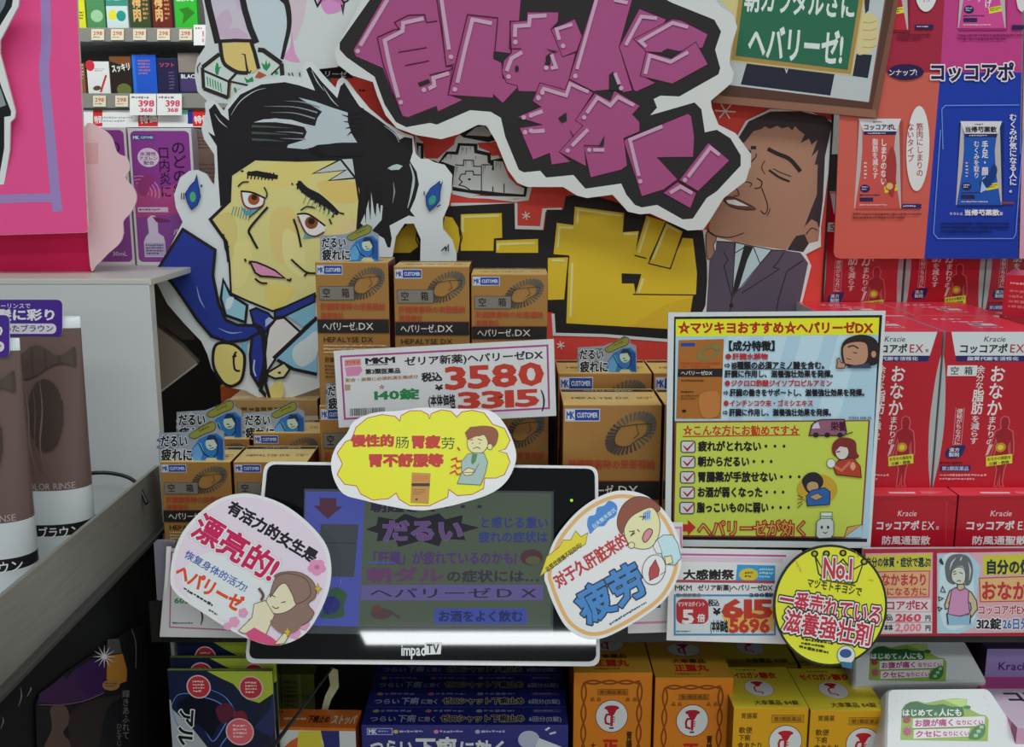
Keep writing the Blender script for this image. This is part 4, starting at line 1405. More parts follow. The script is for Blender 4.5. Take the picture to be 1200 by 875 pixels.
c.t('EX', 66, 13.2, 15, 8.6, 'a8202c', .01)
c.t('錠', 83, 18, 3.5, 3.5, 'a8202c', .02)
c.t('脂質代謝を活性化', 24, 26, 52, 4, 'd0d4e0', .03)
c.rect(5, 35, 30, 11, 'd0d4d2')
c.t('空', 8, 36.2, 9, 8.6, '1c1a1a', .015)
c.t('箱', 22, 36.2, 9, 8.6, '1c1a1a', .015)
WT = 'ead6d6'
c.t('おなか', 48, 35, 16, 53, WT, .025, vert=True)
c.t('まわりの', 50.5, 88, 9, 31, WT, .015, vert=True)
c.t('余分な', 34.5, 35, 8.5, 25, WT, .015, vert=True)
c.t('脂肪', 32.5, 60, 12, 26, WT, .03, vert=True)
c.t('を減らす', 33.5, 87, 9, 31, WT, .015, vert=True)
c.line([(17, 79), (17, 118), (25.5, 118), (25.5, 79)], .5, 'd89aa0')
c.t('便秘がちな方に', 18, 80, 6.5, 38, WT, .01, vert=True)
c.poly([(10, 128), (14, 121), (28, 119), (30, 121), (26, 131), (14, 133)], NAVY, sm=True)
c.t('漢方', 13.5, 121.5, 11, 4.6, 'd8d8e4', .02)
c.t('製剤', 13.5, 126.6, 11, 4.6, 'd8d8e4', .02)
body = [(64, 90), (67, 88), (71, 89), (73, 94), (72, 101), (77, 104), (79, 116), (80, 128), (78, 132), (76.5, 128), (75.5, 116), (74, 120), (75.5, 130), (72, 145), (71, 158), (73, 163), (68.5, 163), (68, 150), (66, 163), (63, 163), (64, 145), (60, 130), (62, 118), (60.5, 112), (58, 124), (56, 132), (54, 131), (56, 118), (59, 104), (64.5, 101), (63.5, 96)]
c.poly(body, '981426', line='c85a60', lw=1.2)
c.poly([(58, 118), (54, 128), (51, 131), (54, 118)], 'd8b0b0')
c.ell(66, 121, 5.5, 5, 'c08a28')
c.ell(66, 121, 3, 2.8, 'd8c83c')
c.t('おなかの脂肪を', 52.5, 131.5, 25, 4.4, '2a2a10', .03, rot=-6, out=())
c.poly([(52, 131), (78.5, 128), (79.5, 138), (53, 141.5)], 'd6d23c')
c.t('おなかの脂肪を', 53.2, 132, 24.5, 3.8, '32320c', .03, rot=-6)
c.t('分解・燃焼', 55.5, 136.8, 20.5, 3.8, '32320c', .03, rot=-6)
c.dash(6, 136, 30, 4, 1, '4a0a14')
c.rect(6, 140.5, 31, 6, NAVY)
c.t('第2類医薬品', 7.5, 141.3, 28, 4.6, 'b8bce0', .02)
c.dash(6, 149, 48, 8, 2, 'd8a0a4')
c = rc.face('top')
Dd = DR / rc.k
c.dash(22, Dd * .2, 40, Dd * .12, 1, 'dfc4c8')
c.dash(34, Dd * .38, 44, Dd * .12, 1, 'dfc4c8')
c.rect(44, Dd * .54, 26, Dd * .13, 'd8d0d4')
c.rect(46, Dd * .57, 10, Dd * .07, NAVY)
c.dash(44, Dd * .74, 34, Dd * .10, 1, 'c8a0b0')
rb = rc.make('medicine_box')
ZR = 1.150
# lower cartons lying under them
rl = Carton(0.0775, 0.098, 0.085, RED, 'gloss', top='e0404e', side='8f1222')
c = rl.face('front')
c.t('Kracie', 33, 16, 22, 6, 'e0c8ca', .01, skew=.15)
c.t('コッコアポ', 9, 27, 50, 10, 'e6dadb', .05)
c.t('EX', 62, 27.5, 15, 9, 'e6dadb', .0)
c.t('錠', 78, 32.5, 4, 4, 'e6dadb')
c.t('防風通聖散', 17, 43, 56, 9.5, 'e6dadb', .03)
c.poly([(0, 5), (0, 2), (88, 2), (100, 9), (100, 12), (86, 5)], 'a61a2a')
c.line([(88, 6), (90, 40), (97, 90), (98, 109)], .8, 'c43a48')
c = rl.face('top')
c.rect(25, 116, 30, 5, 'dccfd2')
c.dash(62, 114, 24, 8, 2, 'd8a8ac')
rlo = rl.make('medicine_box')
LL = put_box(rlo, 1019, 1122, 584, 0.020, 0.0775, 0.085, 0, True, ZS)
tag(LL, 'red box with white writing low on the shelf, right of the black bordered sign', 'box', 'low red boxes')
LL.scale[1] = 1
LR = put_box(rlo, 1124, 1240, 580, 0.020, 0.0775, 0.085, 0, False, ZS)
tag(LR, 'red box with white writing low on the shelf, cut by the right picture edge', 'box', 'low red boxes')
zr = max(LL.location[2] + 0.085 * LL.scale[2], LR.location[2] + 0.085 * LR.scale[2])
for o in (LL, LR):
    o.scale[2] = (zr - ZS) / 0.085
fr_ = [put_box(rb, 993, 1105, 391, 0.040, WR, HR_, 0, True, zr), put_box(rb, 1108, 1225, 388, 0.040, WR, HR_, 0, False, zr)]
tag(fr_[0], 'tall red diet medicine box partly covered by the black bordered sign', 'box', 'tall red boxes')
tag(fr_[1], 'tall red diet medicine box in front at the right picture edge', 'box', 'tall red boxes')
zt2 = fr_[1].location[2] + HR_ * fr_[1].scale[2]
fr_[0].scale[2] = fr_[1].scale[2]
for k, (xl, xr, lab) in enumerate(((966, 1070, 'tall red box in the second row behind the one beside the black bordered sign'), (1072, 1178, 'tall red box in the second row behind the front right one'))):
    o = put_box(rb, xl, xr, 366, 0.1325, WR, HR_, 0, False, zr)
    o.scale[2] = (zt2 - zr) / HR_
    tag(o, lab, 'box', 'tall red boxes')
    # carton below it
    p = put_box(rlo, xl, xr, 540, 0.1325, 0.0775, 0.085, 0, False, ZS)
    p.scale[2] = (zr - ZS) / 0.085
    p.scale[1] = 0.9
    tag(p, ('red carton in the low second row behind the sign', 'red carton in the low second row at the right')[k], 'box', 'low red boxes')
for k, (xl, xr, lab) in enumerate(((967, 1065, 'red box of the back row under the left half of the four colour poster'), (1068, 1162, 'red box of the back row under the blue quarter of the poster'), (1164, 1258, 'red box of the back row at the right picture edge'))):
    Y = 0.228
    o = put_box(rb, xl, xr, 226, Y, WR, HR_, 0, False)
    zb_ = o.location[2]
    tag(o, lab, 'box', 'back row red boxes')
    q = put_box(rlo, xl, xr, 500, Y, 0.0775, 0.085, 0, False, ZS)
    q.scale[2] = (zb_ - ZS) / 0.085
    tag(q, ('red carton at the very back beneath the left back row box', 'red carton at the very back beneath the middle back row box', 'red carton at the very back beneath the right back row box')[k], 'box', 'back row red boxes')
ag = Carton(0.074, 0.05, 0.036, 'b81c2e', 'gloss', top='c43a48', side='a81626')
c = ag.face('front')
c.dash(6, 8, 40, 4, 1, 'd8a0a4')
c.dash(6, 16, 70, 24, 4, 'c86a72')
c = ag.face('left')
c.dash(10, 8, 30, 5, 1, 'e0b0b4')
c.dash(8, 18, 50, 22, 3, 'c8606a')
c = ag.face('top')
c.rect(40, 20, 40, 8, 'e8dcdc')
ao = ag.make('medicine_box')
ao.location = (*P(1192, 366, 0.10)[:2], zt2 + 0.0005)
ao.location[0] += 0.028
ao.rotation_euler = (0, 0, math.radians(-32))
tag(ao, 'red carton lying askew on top of the tall red boxes at the right edge', 'box')

# ------------------------------------------------------------------ four colour poster
cv = sheet(1090, 300, 0.205, kind='paper')
Q = [(993, -40), (1199, -40), (1193, 303), (984, 303), (979, 301), (977, 296)]
cv.slab(Q, 0.002, 'c85f52', '8a3a34')
cv.poly([(993, -40), (1109, -40), (1102, 85), (985, 84)], 'a02840')
cv.poly([(1109, -40), (1199, -40), (1197, 85), (1102, 85)], 'bd3f83')
cv.poly([(1102, 85), (1197, 85), (1193, 303), (1083, 303)], '1b3ba4')
cv.poly([(1083, 303), (1086, 270), (985, 90), (978, 297)], 'c85f52')


def mini(x, y, w, h, base, dark, head, big):
    cv.fr(x, y, 100 / w)
    H = h * 100 / w
    cv.poly([(3, 4), (105, 4), (103, H + 5), (-2, H + 5)], dark)
    cv.poly([(8, 0), (95, 0), (100, H), (-4, H)], 'b9b4b2')
    cv.poly([(8, 0), (97, 0), (88, 30), (84, H * .35), (86, H * .6), (98, H), (-2, H), (10, H * .6), (14, H * .35), (14, 30)], base)
    cv.poly([(6, 0), (100, 0), (90, 28), (16, 28)], 'd5d6da')
    cv.poly([(16, 28), (90, 28), (88, 36), (18, 36)], '2a2450')
    cv.dash(38, 4, 26, 7, 1, '6a6a70')
    cv.t(head, 16, 12, 72, 13, '2a2028', .05)
    cv.dash(26, 30, 54, 5, 1, 'c0c0d0')
    cv.t(big[0], 54, 44, 15, H * .52, 'ecdcdc', .03, vert=True)
    cv.t(big[1], 36, 44, 13, H * .45, 'ecdcdc', .02, vert=True)
    cv.dash(18, H * .48, 6, H * .2, 5, 'e0c8c8')
    cv.ell(20, H * .78, 11, 9, '2a2450')
    cv.dash(13, H * .75, 14, 10, 2, 'c0c0d8')
    cv.poly([(62, H * .76), (90, H * .73), (92, H * .80), (64, H * .83)], 'd8d23c')
    cv.dash(65, H * .76, 24, 8, 2, '4a4a18', rot=-5)
    cv.dash(8, H * .84, 60, 6, 1, '3a2a48')
    cv.rect(8, H * .88, 30, 9, '2a2450')
    cv.dash(8, H * .95, 80, 5, 1, 'e0c0c0')
    cv.fr()


mini(1003, 139, 53, 105, 'c4544c', 'a84a42', 'コッコアポL', ('しまりのない', '脂肪を減らす'))
mini(1122, 142, 52, 98, '1f56b0', '102a70', '当帰芍薬散', ('手足・顔の', 'むくみを取り'))
mini(1002, -65, 62, 100, 'b82838', '801c30', 'コッコアポ', ('おなかの', '脂肪を減らす'))
mini(1124, -65, 54, 98, 'cc4a92', '9a2c68', 'コッコアポG', ('代謝を上げ', '脂肪を減らす'))
cv.poly([(1046, 172), (1050, 195), (1046, 230), (1038, 212), (1040, 185)], 'a03a38', sm=True)
cv.poly([(1164, 192), (1168, 200), (1162, 215), (1154, 220), (1148, 214), (1158, 204)], '143a80', sm=True)
cv.ell(1042, 218, 4, 4, 'e0b070')
cv.poly([(1150, 212), (1156, 222), (1148, 226)], 'a8c8e0')
for cx, cy, ry in ((1075, 174, 50), (1085, -14, 28)):
    cv.ell(cx, cy, 13.5, ry, 'd9dcda', rot=2)
cv.t('筋肉にしまりの', 1073, 144, 8.5, 63, 'a03a3c', .02, vert=True)
cv.t('ないタイプ', 1062.5, 144, 8, 46, 'a03a3c', .02, vert=True)
cv.t('タイプ', 1080, -8, 9, 12, 'a03a5c', .02, rot=-6)
cv.fr(960, 0, 5)
cv.ell(505, 422, 105, 46, '2a1d4a')
cv.t('ンナップ!', 402, 405, 168, 40, 'dcd8e4', .02)
cv.t('コッコアポ', 640, 368, 500, 108, '231a4a', .05, out=(('e6dce8', .14),))
cv.line([(722, 875), (715, 640), (735, 618), (1168, 615)], 5, '6f9ae0')
cv.rect(560, 145, 106, 26, '2c2450')
cv.dash(568, 150, 90, 16, 1, 'c0b8d8')
cv.rect(1125, 148, 70, 26, '2c2450')
cv.dash(450, 195, 200, 45, 2, '6a1830')
cv.dash(810, 198, 380, 44, 2, '7a1f58')
cv.poly([(1148, -10), (1200, -10), (1200, 60), (1180, 72), (1160, 50)], 'dcd6da')
cv.fr(960, 160, 4.8625)
cv.line([(688, -40), (648, 550), (672, 580), (1100, 580), (1116, 555), (1160, -40)], 5, '6f9ae0')
cv.rect(470, 383, 108, 26, '2c2c64')
cv.dash(476, 388, 96, 16, 1, 'c8c0d8')
cv.rect(1035, 370, 70, 15, '7a4060')
cv.dash(190, 432, 390, 42, 2, '7a3a34')
cv.t('ウラシエ', 738, 430, 78, 18, 'dfe4f0', .02)
cv.t('当帰芍薬散', 822, 415, 200, 34, 'dfe4f0', .05)
cv.t('錠', 1024, 428, 18, 20, 'dfe4f0', .02)
cv.dash(690, 485, 390, 70, 3, '0e2260')
cv.t('むくみが気になる人に。', 1078, -130, 44, 450, 'e4e8f2', .035, vert=True)
o = cv.build('poster')
tag(o, 'four colour poster of red, pink, salmon and blue quarters at the upper right', 'poster')
cv = sheet(1200, 300, 0.2065)
cv.slab([(1203, -40), (1290, -40), (1283, 303), (1194.5, 303)], 0.002, 'd4a0b8', '8a6070')
o = cv.build('poster')
tag(o, 'pale pink poster sliver at the right picture edge beside the blue quarter', 'poster')
for x, yy in ((1168, 100), ):
    pass

# ------------------------------------------------------------------ black bordered recommendation sign
cv = sheet(910, 640, 0.004, tilt=4, kind='paper')
cv.slab([(783, 366), (1038, 364), (1020, 642), (779, 640)], 0.002, 'cdd2d2', 'a8acac')
cv.poly([(790, 371), (1034, 369), (1016, 635), (786, 632)], '1f1d22')
cv.fr(770, 360, 3.018)
cv.poly([(66, 42), (786, 36), (748, 818), (58, 806)], 'a9c8d8')
for k in range(4):
    cv.poly([(250 + 130 * k, 100), (330 + 130 * k, 100), (250 + 130 * k, 400), (170 + 130 * k, 400)], 'b9d3df')
cv.poly([(66, 42), (786, 36), (783, 96), (66, 103)], 'dede2c')
cv.t('☆マツキヨおすすめ☆ヘパリーゼDX', 74, 51, 690, 42, 'a8281c', .06)
cv.poly([(76, 116), (236, 112), (226, 394), (67, 394)], 'a5672c')
cv.poly([(74, 218), (232, 216), (231, 246), (72, 246)], '262120')
cv.t('ヘパリーゼDX', 84, 224, 112, 16, 'd8d0c8', .02)
cv.rect(84, 126, 50, 12, '27449a')
for k in range(24):
    a = 2 * math.pi * k / 24
    r1 = (182 + 26 * math.cos(a), 160 + 14 * math.sin(a) - 8 * math.cos(a))
    r2 = (182 + 42 * math.cos(a), 160 + 26 * math.sin(a) - 12 * math.cos(a))
    cv.line([r1, r2], 7, '7a7a4c')
cv.dash(84, 192, 140, 22, 2, 'b8442c')
cv.dash(84, 254, 110, 10, 1, '4a3018')
cv.dash(84, 294, 60, 10, 1, '33200f')
cv.dash(84, 308, 70, 20, 2, '6a4820')
cv.ell(95, 366, 8, 5, '2a1c10')
cv.poly([(150, 310), (215, 300), (215, 380), (160, 385)], 'b8763c', sm=True)
BKT = '1c1a20'
cv.t('【成分特徴】', 232, 118, 205, 36, BKT, .052)
cv.t('●肝臓水解物', 240, 162, 152, 23, 'b03038', .05)
cv.t('⇨18種類の必須アミノ酸を含む。', 238, 191, 368, 27, BKT, .052)
cv.line([(262, 218), (540, 217)], 2.5, BKT)
cv.t('肝臓に作用し、滋養強壮効果を発揮。', 238, 222, 398, 26, BKT, .052)
cv.t('●ジクロロ酢酸ジイソプロピルアミン', 238, 256, 380, 24, 'b03038', .05)
cv.t('⇨肝臓の働きをサポートし、滋養強壮効果を発揮。', 234, 288, 512, 26, BKT, .052)
cv.t('●インチンコウ末・ゴミシエキス', 234, 327, 318, 23, 'b03038', .05)
cv.t('⇨肝臓に作用し、滋養強壮効果を発揮。', 232, 358, 396, 26, BKT, .052)
cv.t('2013.08.15', 676, 385, 82, 11, '4a5a68')
cv.poly([(66, 406), (748, 400), (720, 812), (58, 806)], 'c0cb52', line='7a3a24', lw=4)
cv.line([(64, 404), (750, 400), (724, 770), (660, 812), (58, 808)], 4, '8a3a2a', closed=True)
cv.poly([(660, 812), (724, 766), (722, 812)], 'a9c8d8')
cv.poly([(660, 812), (672, 776), (724, 766)], 'cfa05c', line='6a3a1c', lw=3)
cv.t('☆こんな方にお勧めです☆', 90, 416, 412, 36, 'b5441f', .05, out=(('d8d470', .1),))
cv.line([(90, 456), (505, 450)], 4, 'b5441f')
for k, s_ in enumerate(('疲れがとれない・・・', '朝からだるい・・・', '胃腸薬が手放せない・・・', 'お酒が弱くなった・・・', '脂っこいものに弱い・・・')):
    y = 470 + k * 54
    cv.rect(84 - k, y + 2, 50, 40, 'c8c9cc', r=8, line='4a4a50', lw=4)
    cv.line([(92, y + 18), (106, y + 33), (132, y + 4)], 7, 'a8262a', taper=(.5, 1, .5))
    w_ = (320, 275, 375, 318, 338)[k]
    cv.t(s_, 144 - k, y + 2, w_, 36, BKT, .058)
cv.poly([(80, 766), (108, 766), (108, 750), (136, 776), (108, 806), (108, 790), (80, 790)], 'b82e24')
cv.t('ヘパリーゼが効く', 142, 752, 392, 56, 'cc9a48', .012, out=(('8f2a1c', .105),))
# little drawings: man with thumb up, van, woman, sick man, bottle
cv.poly([(655, 190), (650, 140), (670, 110), (720, 96), (765, 108), (783, 140), (780, 190), (760, 205), (690, 214)], '2c2225', sm=True)
cv.poly([(660, 190), (656, 140), (690, 122), (735, 125), (745, 160), (738, 190), (715, 205), (670, 200)], 'b88a70', sm=True, line='3a2a24', lw=3)
cv.ell(764, 165, 10, 13, 'b88a70', line='3a2a24', lw=3)
cv.line([(672, 140), (692, 135), (710, 145)], 5, '2c2225', sm=True)
cv.line([(690, 158), (706, 162)], 3, '2c2225')
cv.line([(668, 180), (684, 184)], 3, '5a2a24')
cv.poly([(665, 214), (690, 205), (745, 196), (756, 214)], '3c4258')
cv.poly([(632, 214), (636, 196), (634, 182), (642, 178), (648, 194), (664, 198), (662, 214)], 'b88a70', line='3a2a24', lw=3)
cv.poly([(536, 452), (545, 415), (562, 400), (580, 396), (660, 395), (668, 440), (660, 452)], '8d5c70', line='3a2030', lw=4)
cv.poly([(545, 428), (552, 412), (568, 404), (575, 426)], 'c8c0d0')
cv.t('栄養', 612, 402, 54, 34, '4a1830', .05)
for x in (560, 600, 645):
    cv.ell(x, 450, 10, 9, '2a2028')
cv.line([(660, 450), (690, 440)], 4, '5a5030')
cv.poly([(622, 520), (618, 485), (640, 462), (675, 460), (700, 475), (704, 510), (712, 525), (698, 535), (660, 540)], '7a2f2c', sm=True)
cv.ell(652, 510, 24, 27, 'd0c8c0', line='4a2420', lw=3)
cv.poly([(622, 515), (624, 480), (650, 470), (690, 480), (672, 495), (645, 490)], '7a2f2c')
cv.line([(632, 510), (645, 508)], 4, '3a2a38')
cv.poly([(640, 540), (690, 530), (716, 560), (720, 600), (632, 590), (620, 560)], 'b0402c', sm=False, line='4a1c14', lw=3)
cv.ell(613, 550, 15, 16, 'd8d8d4', line='4a4a4a', lw=2)
cv.line([(625, 560), (650, 575), (680, 545)], 9, 'c8705a')
cv.poly([(690, 545), (700, 560), (690, 575), (680, 560)], 'd89a7a', sm=True)
cv.ell(565, 640, 70, 52, 'c09a34', n=32)
cv.poly([(520, 640), (510, 610), (530, 586), (560, 582), (582, 600), (584, 625), (560, 650), (535, 655)], '2a2830', sm=True)
cv.ell(548, 632, 22, 20, 'b5946c', line='3a2a20', lw=3)
cv.poly([(524, 622), (535, 600), (572, 606), (570, 618), (545, 614)], '2a2830')
cv.poly([(525, 665), (545, 645), (590, 635), (610, 650), (608, 695), (530, 700)], '2f5fa0', line='1c2c4c', lw=3)
cv.poly([(535, 668), (565, 655), (585, 668), (560, 680)], 'b5946c', line='3a2a20', lw=2)
for a in (150, 170, 190, 210):
    cv.line([(518 + 6 * math.cos(math.radians(a)), 680 - 20 * math.sin(math.radians(a))), (500 + 6 * math.cos(math.radians(a)), 685 - 45 * math.sin(math.radians(a)))], 3, '6a4a20')
cv.poly([(560, 806), (562, 755), (578, 744), (610, 742), (622, 755), (622, 800), (612, 812), (570, 814)], 'c9ceca', sm=False, line='5a5f5c', lw=3)
cv.rect(576, 722, 40, 22, 'd8dcd4', line='5a6a5c', lw=3)
cv.rect(576, 734, 40, 6, '6fae7c')
cv.ell(580, 775, 4, 6, '22262a')
cv.ell(602, 775, 4, 6, '22262a')
cv.line([(584, 792), (592, 796), (600, 792)], 3, '22262a')
o = cv.build('recommendation_sign')
tag(o, 'black bordered yellow and pale blue recommendation sign with five ticked boxes', 'sign')

# ------------------------------------------------------------------ price cards
def card(quad, Y, tilt=0, col='e4eaee', kind='gloss', th=0.0012):
    cv = sheet(quad[3][0], quad[3][1], Y, tilt, 0, kind)
    cv.slab(quad, th, col, 'b0b6ba')
    return cv


cv = card([(391, 411), (649, 397), (652, 487), (397, 501)], 0.052, 6)
cv.fr(380, 380, 3.977)
MG = 'b0488e'
cv.line([(78, 150), (1040, 98), (1048, 390), (96, 440)], 9, MG, closed=True)
cv.poly([(95, 165), (170, 160), (172, 190), (95, 196)], 'dd8f88')
cv.t('マツキヨ', 98, 170, 66, 16, 'b83a34', .03, rot=-3)
cv.poly([(96, 200), (170, 194), (178, 215), (160, 238), (104, 242)], 'd98fb6')
cv.t('MKM', 190, 158, 140, 26, '241f28', .06, rot=-3)
cv.dash(195, 186, 136, 10, 1, '3a3440', rot=-3)
cv.t('第3類医薬品', 190, 208, 166, 25, '241f28', .05, rot=-2)
cv.t('ゼリア新薬)ヘパリーゼDX', 372, 152, 648, 42, '241f28', .035, rot=-2.9)
cv.t('配合・滋養に必須和漢生薬成分', 98, 252, 340, 17, 'b0825c', .04, rot=-3)
cv.t('☆', 255, 280, 26, 22, 'b06a50', .04)
cv.t('140錠', 232, 305, 210, 50, '2f8a50', .055, rot=-2)
cv.t('税込', 452, 226, 96, 42, '241f28', .055, rot=-3)
cv.t('¥', 516, 282, 38, 24, '241f28', .05)
cv.t('3580', 556, 200, 468, 102, 'c8402e', .045, rot=-3)
cv.t('(本体価格', 484, 330, 126, 50, '241f28', .05, rot=-2)
cv.t('¥', 588, 378, 26, 14, '241f28', .05)
cv.t('3315', 618, 318, 384, 76, 'c8402e', .05, rot=-2.6)
cv.t(')', 1006, 305, 22, 74, '241f28', .02, rot=-3)
for k in range(26):
    cv.rect(120 + k * 6.4, 392 - k * .25, random.choice((2, 3, 4)), 34, '4a4a50')
cv.rect(96, 280, 26, 26, 'b59a80')
o = cv.build('price_card')
tag(o, 'white price card with big red 3580 above the black screen', 'price card', 'price cards')
cv = sheet(520, 500, 0.050, 6, 0, 'film')
cv.slab([(400, 395), (548, 386), (655, 392), (655, 490), (396, 505), (390, 408)], 0.0004, 'f4f6f8', kind='film')
sl = cv.build('plastic_sleeve', o)

# big thanks price card and the card behind it
cv = card([(736, 612), (800, 612), (800, 740), (736, 742)], -0.004, 1)
cv.line([(738, 620), (798, 618), (798, 728), (738, 730)], 2.6, 'd88ab0', closed=True)
cv.t('DX', 740, 690, 26, 12, '2a2428', .03)
cv.rect(760, 700, 14, 12, '4a4448')
o = cv.build('price_card')
tag(o, 'pink edged price card mostly hidden between the blue oval sign and the sale card', 'price card', 'price cards')
cv = card([(785, 642), (940, 645), (938, 755), (781, 750)], -0.014, 3)
cv.fr(620, 560, 3.75)
cv.line([(625, 335), (1130, 342)], 9, 'c45a9c')
cv.poly([(640, 345), (1120, 352), (1115, 372), (640, 366)], 'd9c4d4')
cv.poly([(660, 380), (915, 385), (905, 450), (640, 448)], 'dfe0de')
cv.t('大感謝祭', 676, 402, 225, 44, '1f1b20', .055)
cv.poly([(915, 380), (1082, 384), (1080, 452), (908, 450)], '3f9ad0')
cv.poly(ell(965, 424, 42, 28), 'd8c23c', sm=False)
cv.dash(948, 408, 36, 32, 2, '6a5a20')
cv.dash(1012, 394, 62, 48, 3, 'b8dcf0')
cv.line([(645, 452), (1080, 456)], 12, 'b04a58')
cv.t('MKM', 640, 470, 76, 24, '1f1b20', .02)
cv.t('ゼリア新薬)ヘパリーゼDX', 740, 468, 330, 27, '1f1b20', .035)
cv.t('第3類医薬品', 644, 506, 112, 18, '6a6468', .02)
cv.t('280錠', 966, 502, 110, 22, '1f1b20', .02)
cv.rect(640, 515, 440, 172, 'd0dade', line='4a86b8', lw=8)
cv.t('280錠', 966, 502, 110, 22, '1f1b20', .02)
cv.t('第3類医薬品', 644, 508, 112, 16, '6a6468', .02)
cv.rect(646, 530, 142, 110, 'b82c34', r=30)
cv.t('マツキヨポイント', 652, 542, 122, 22, 'f0dcd8', .03)
cv.t('5', 672, 578, 52, 58, 'f4ecea', .06)
cv.t('倍', 738, 596, 36, 36, 'f4ecea', .04)
cv.t('税込', 786, 532, 50, 30, '1f1b20', .05)
cv.t('¥', 808, 572, 34, 28, '1f1b20', .06)
cv.poly([(845, 600), (1075, 560), (1075, 670), (880, 672)], 'e0b25c')
cv.t('6151', 845, 534, 262, 78, 'c03a2a', .06)
cv.t('(本体価格', 796, 624, 78, 50, '1f1b20', .06)
cv.t('¥', 860, 662, 16, 16, '1f1b20', .06)
cv.t('5696', 878, 618, 180, 58, 'c03a2a', .06)
cv.dash(646, 668, 86, 10, 1, '6a6a70')
o = cv.build('price_card')
tag(o, 'sale price card with a red 5 badge and red 6151 beside the blue oval sign', 'price card', 'price cards')
# price card in its clear holder at the left
cv = card([(196, 642), (345, 650), (345, 748), (187, 746)], -0.008, 2)
cv.fr(180, 560, 3.804)
cv.line([(80, 330), (400, 340), (400, 680), (72, 664)], 6, 'c06a9c', closed=True)
cv.t('60錠', 92, 530, 90, 30, '3a9a58', .05)
cv.dash(84, 640, 120, 14, 1, '5a5a60')
cv.line([(206, 570), (218, 620), (210, 655)], 9, '3a3a40', sm=True, taper=(.3, 1, .3))
po = cv.build('price_card')
tag(po, 'pink framed price card in a clear holder behind the pink oval sign', 'price card', 'price cards')
cv = sheet(187, 746, -0.009, 2, 0, 'film')
cv.slab([(194, 628), (350, 640), (350, 750), (186, 748)], 0.0005, 'f2f4f6', kind='film')
cv.poly([(195, 640), (201, 640), (196, 690), (193, 690)], 'eef0f2', kind='gloss')
cv.line([(188, 734), (250, 739)], 1.0, 'e8ecee')
cv.build('clear_holder', po)
cv = sheet(188, 700, -0.003, 0, 0, 'tint')
cv.slab(rquad([(180, 634), (205, 634), (205, 700), (184, 704)], 4), 0.004, '7d7a84', kind='tint')
cv.build('holder_clip', po)

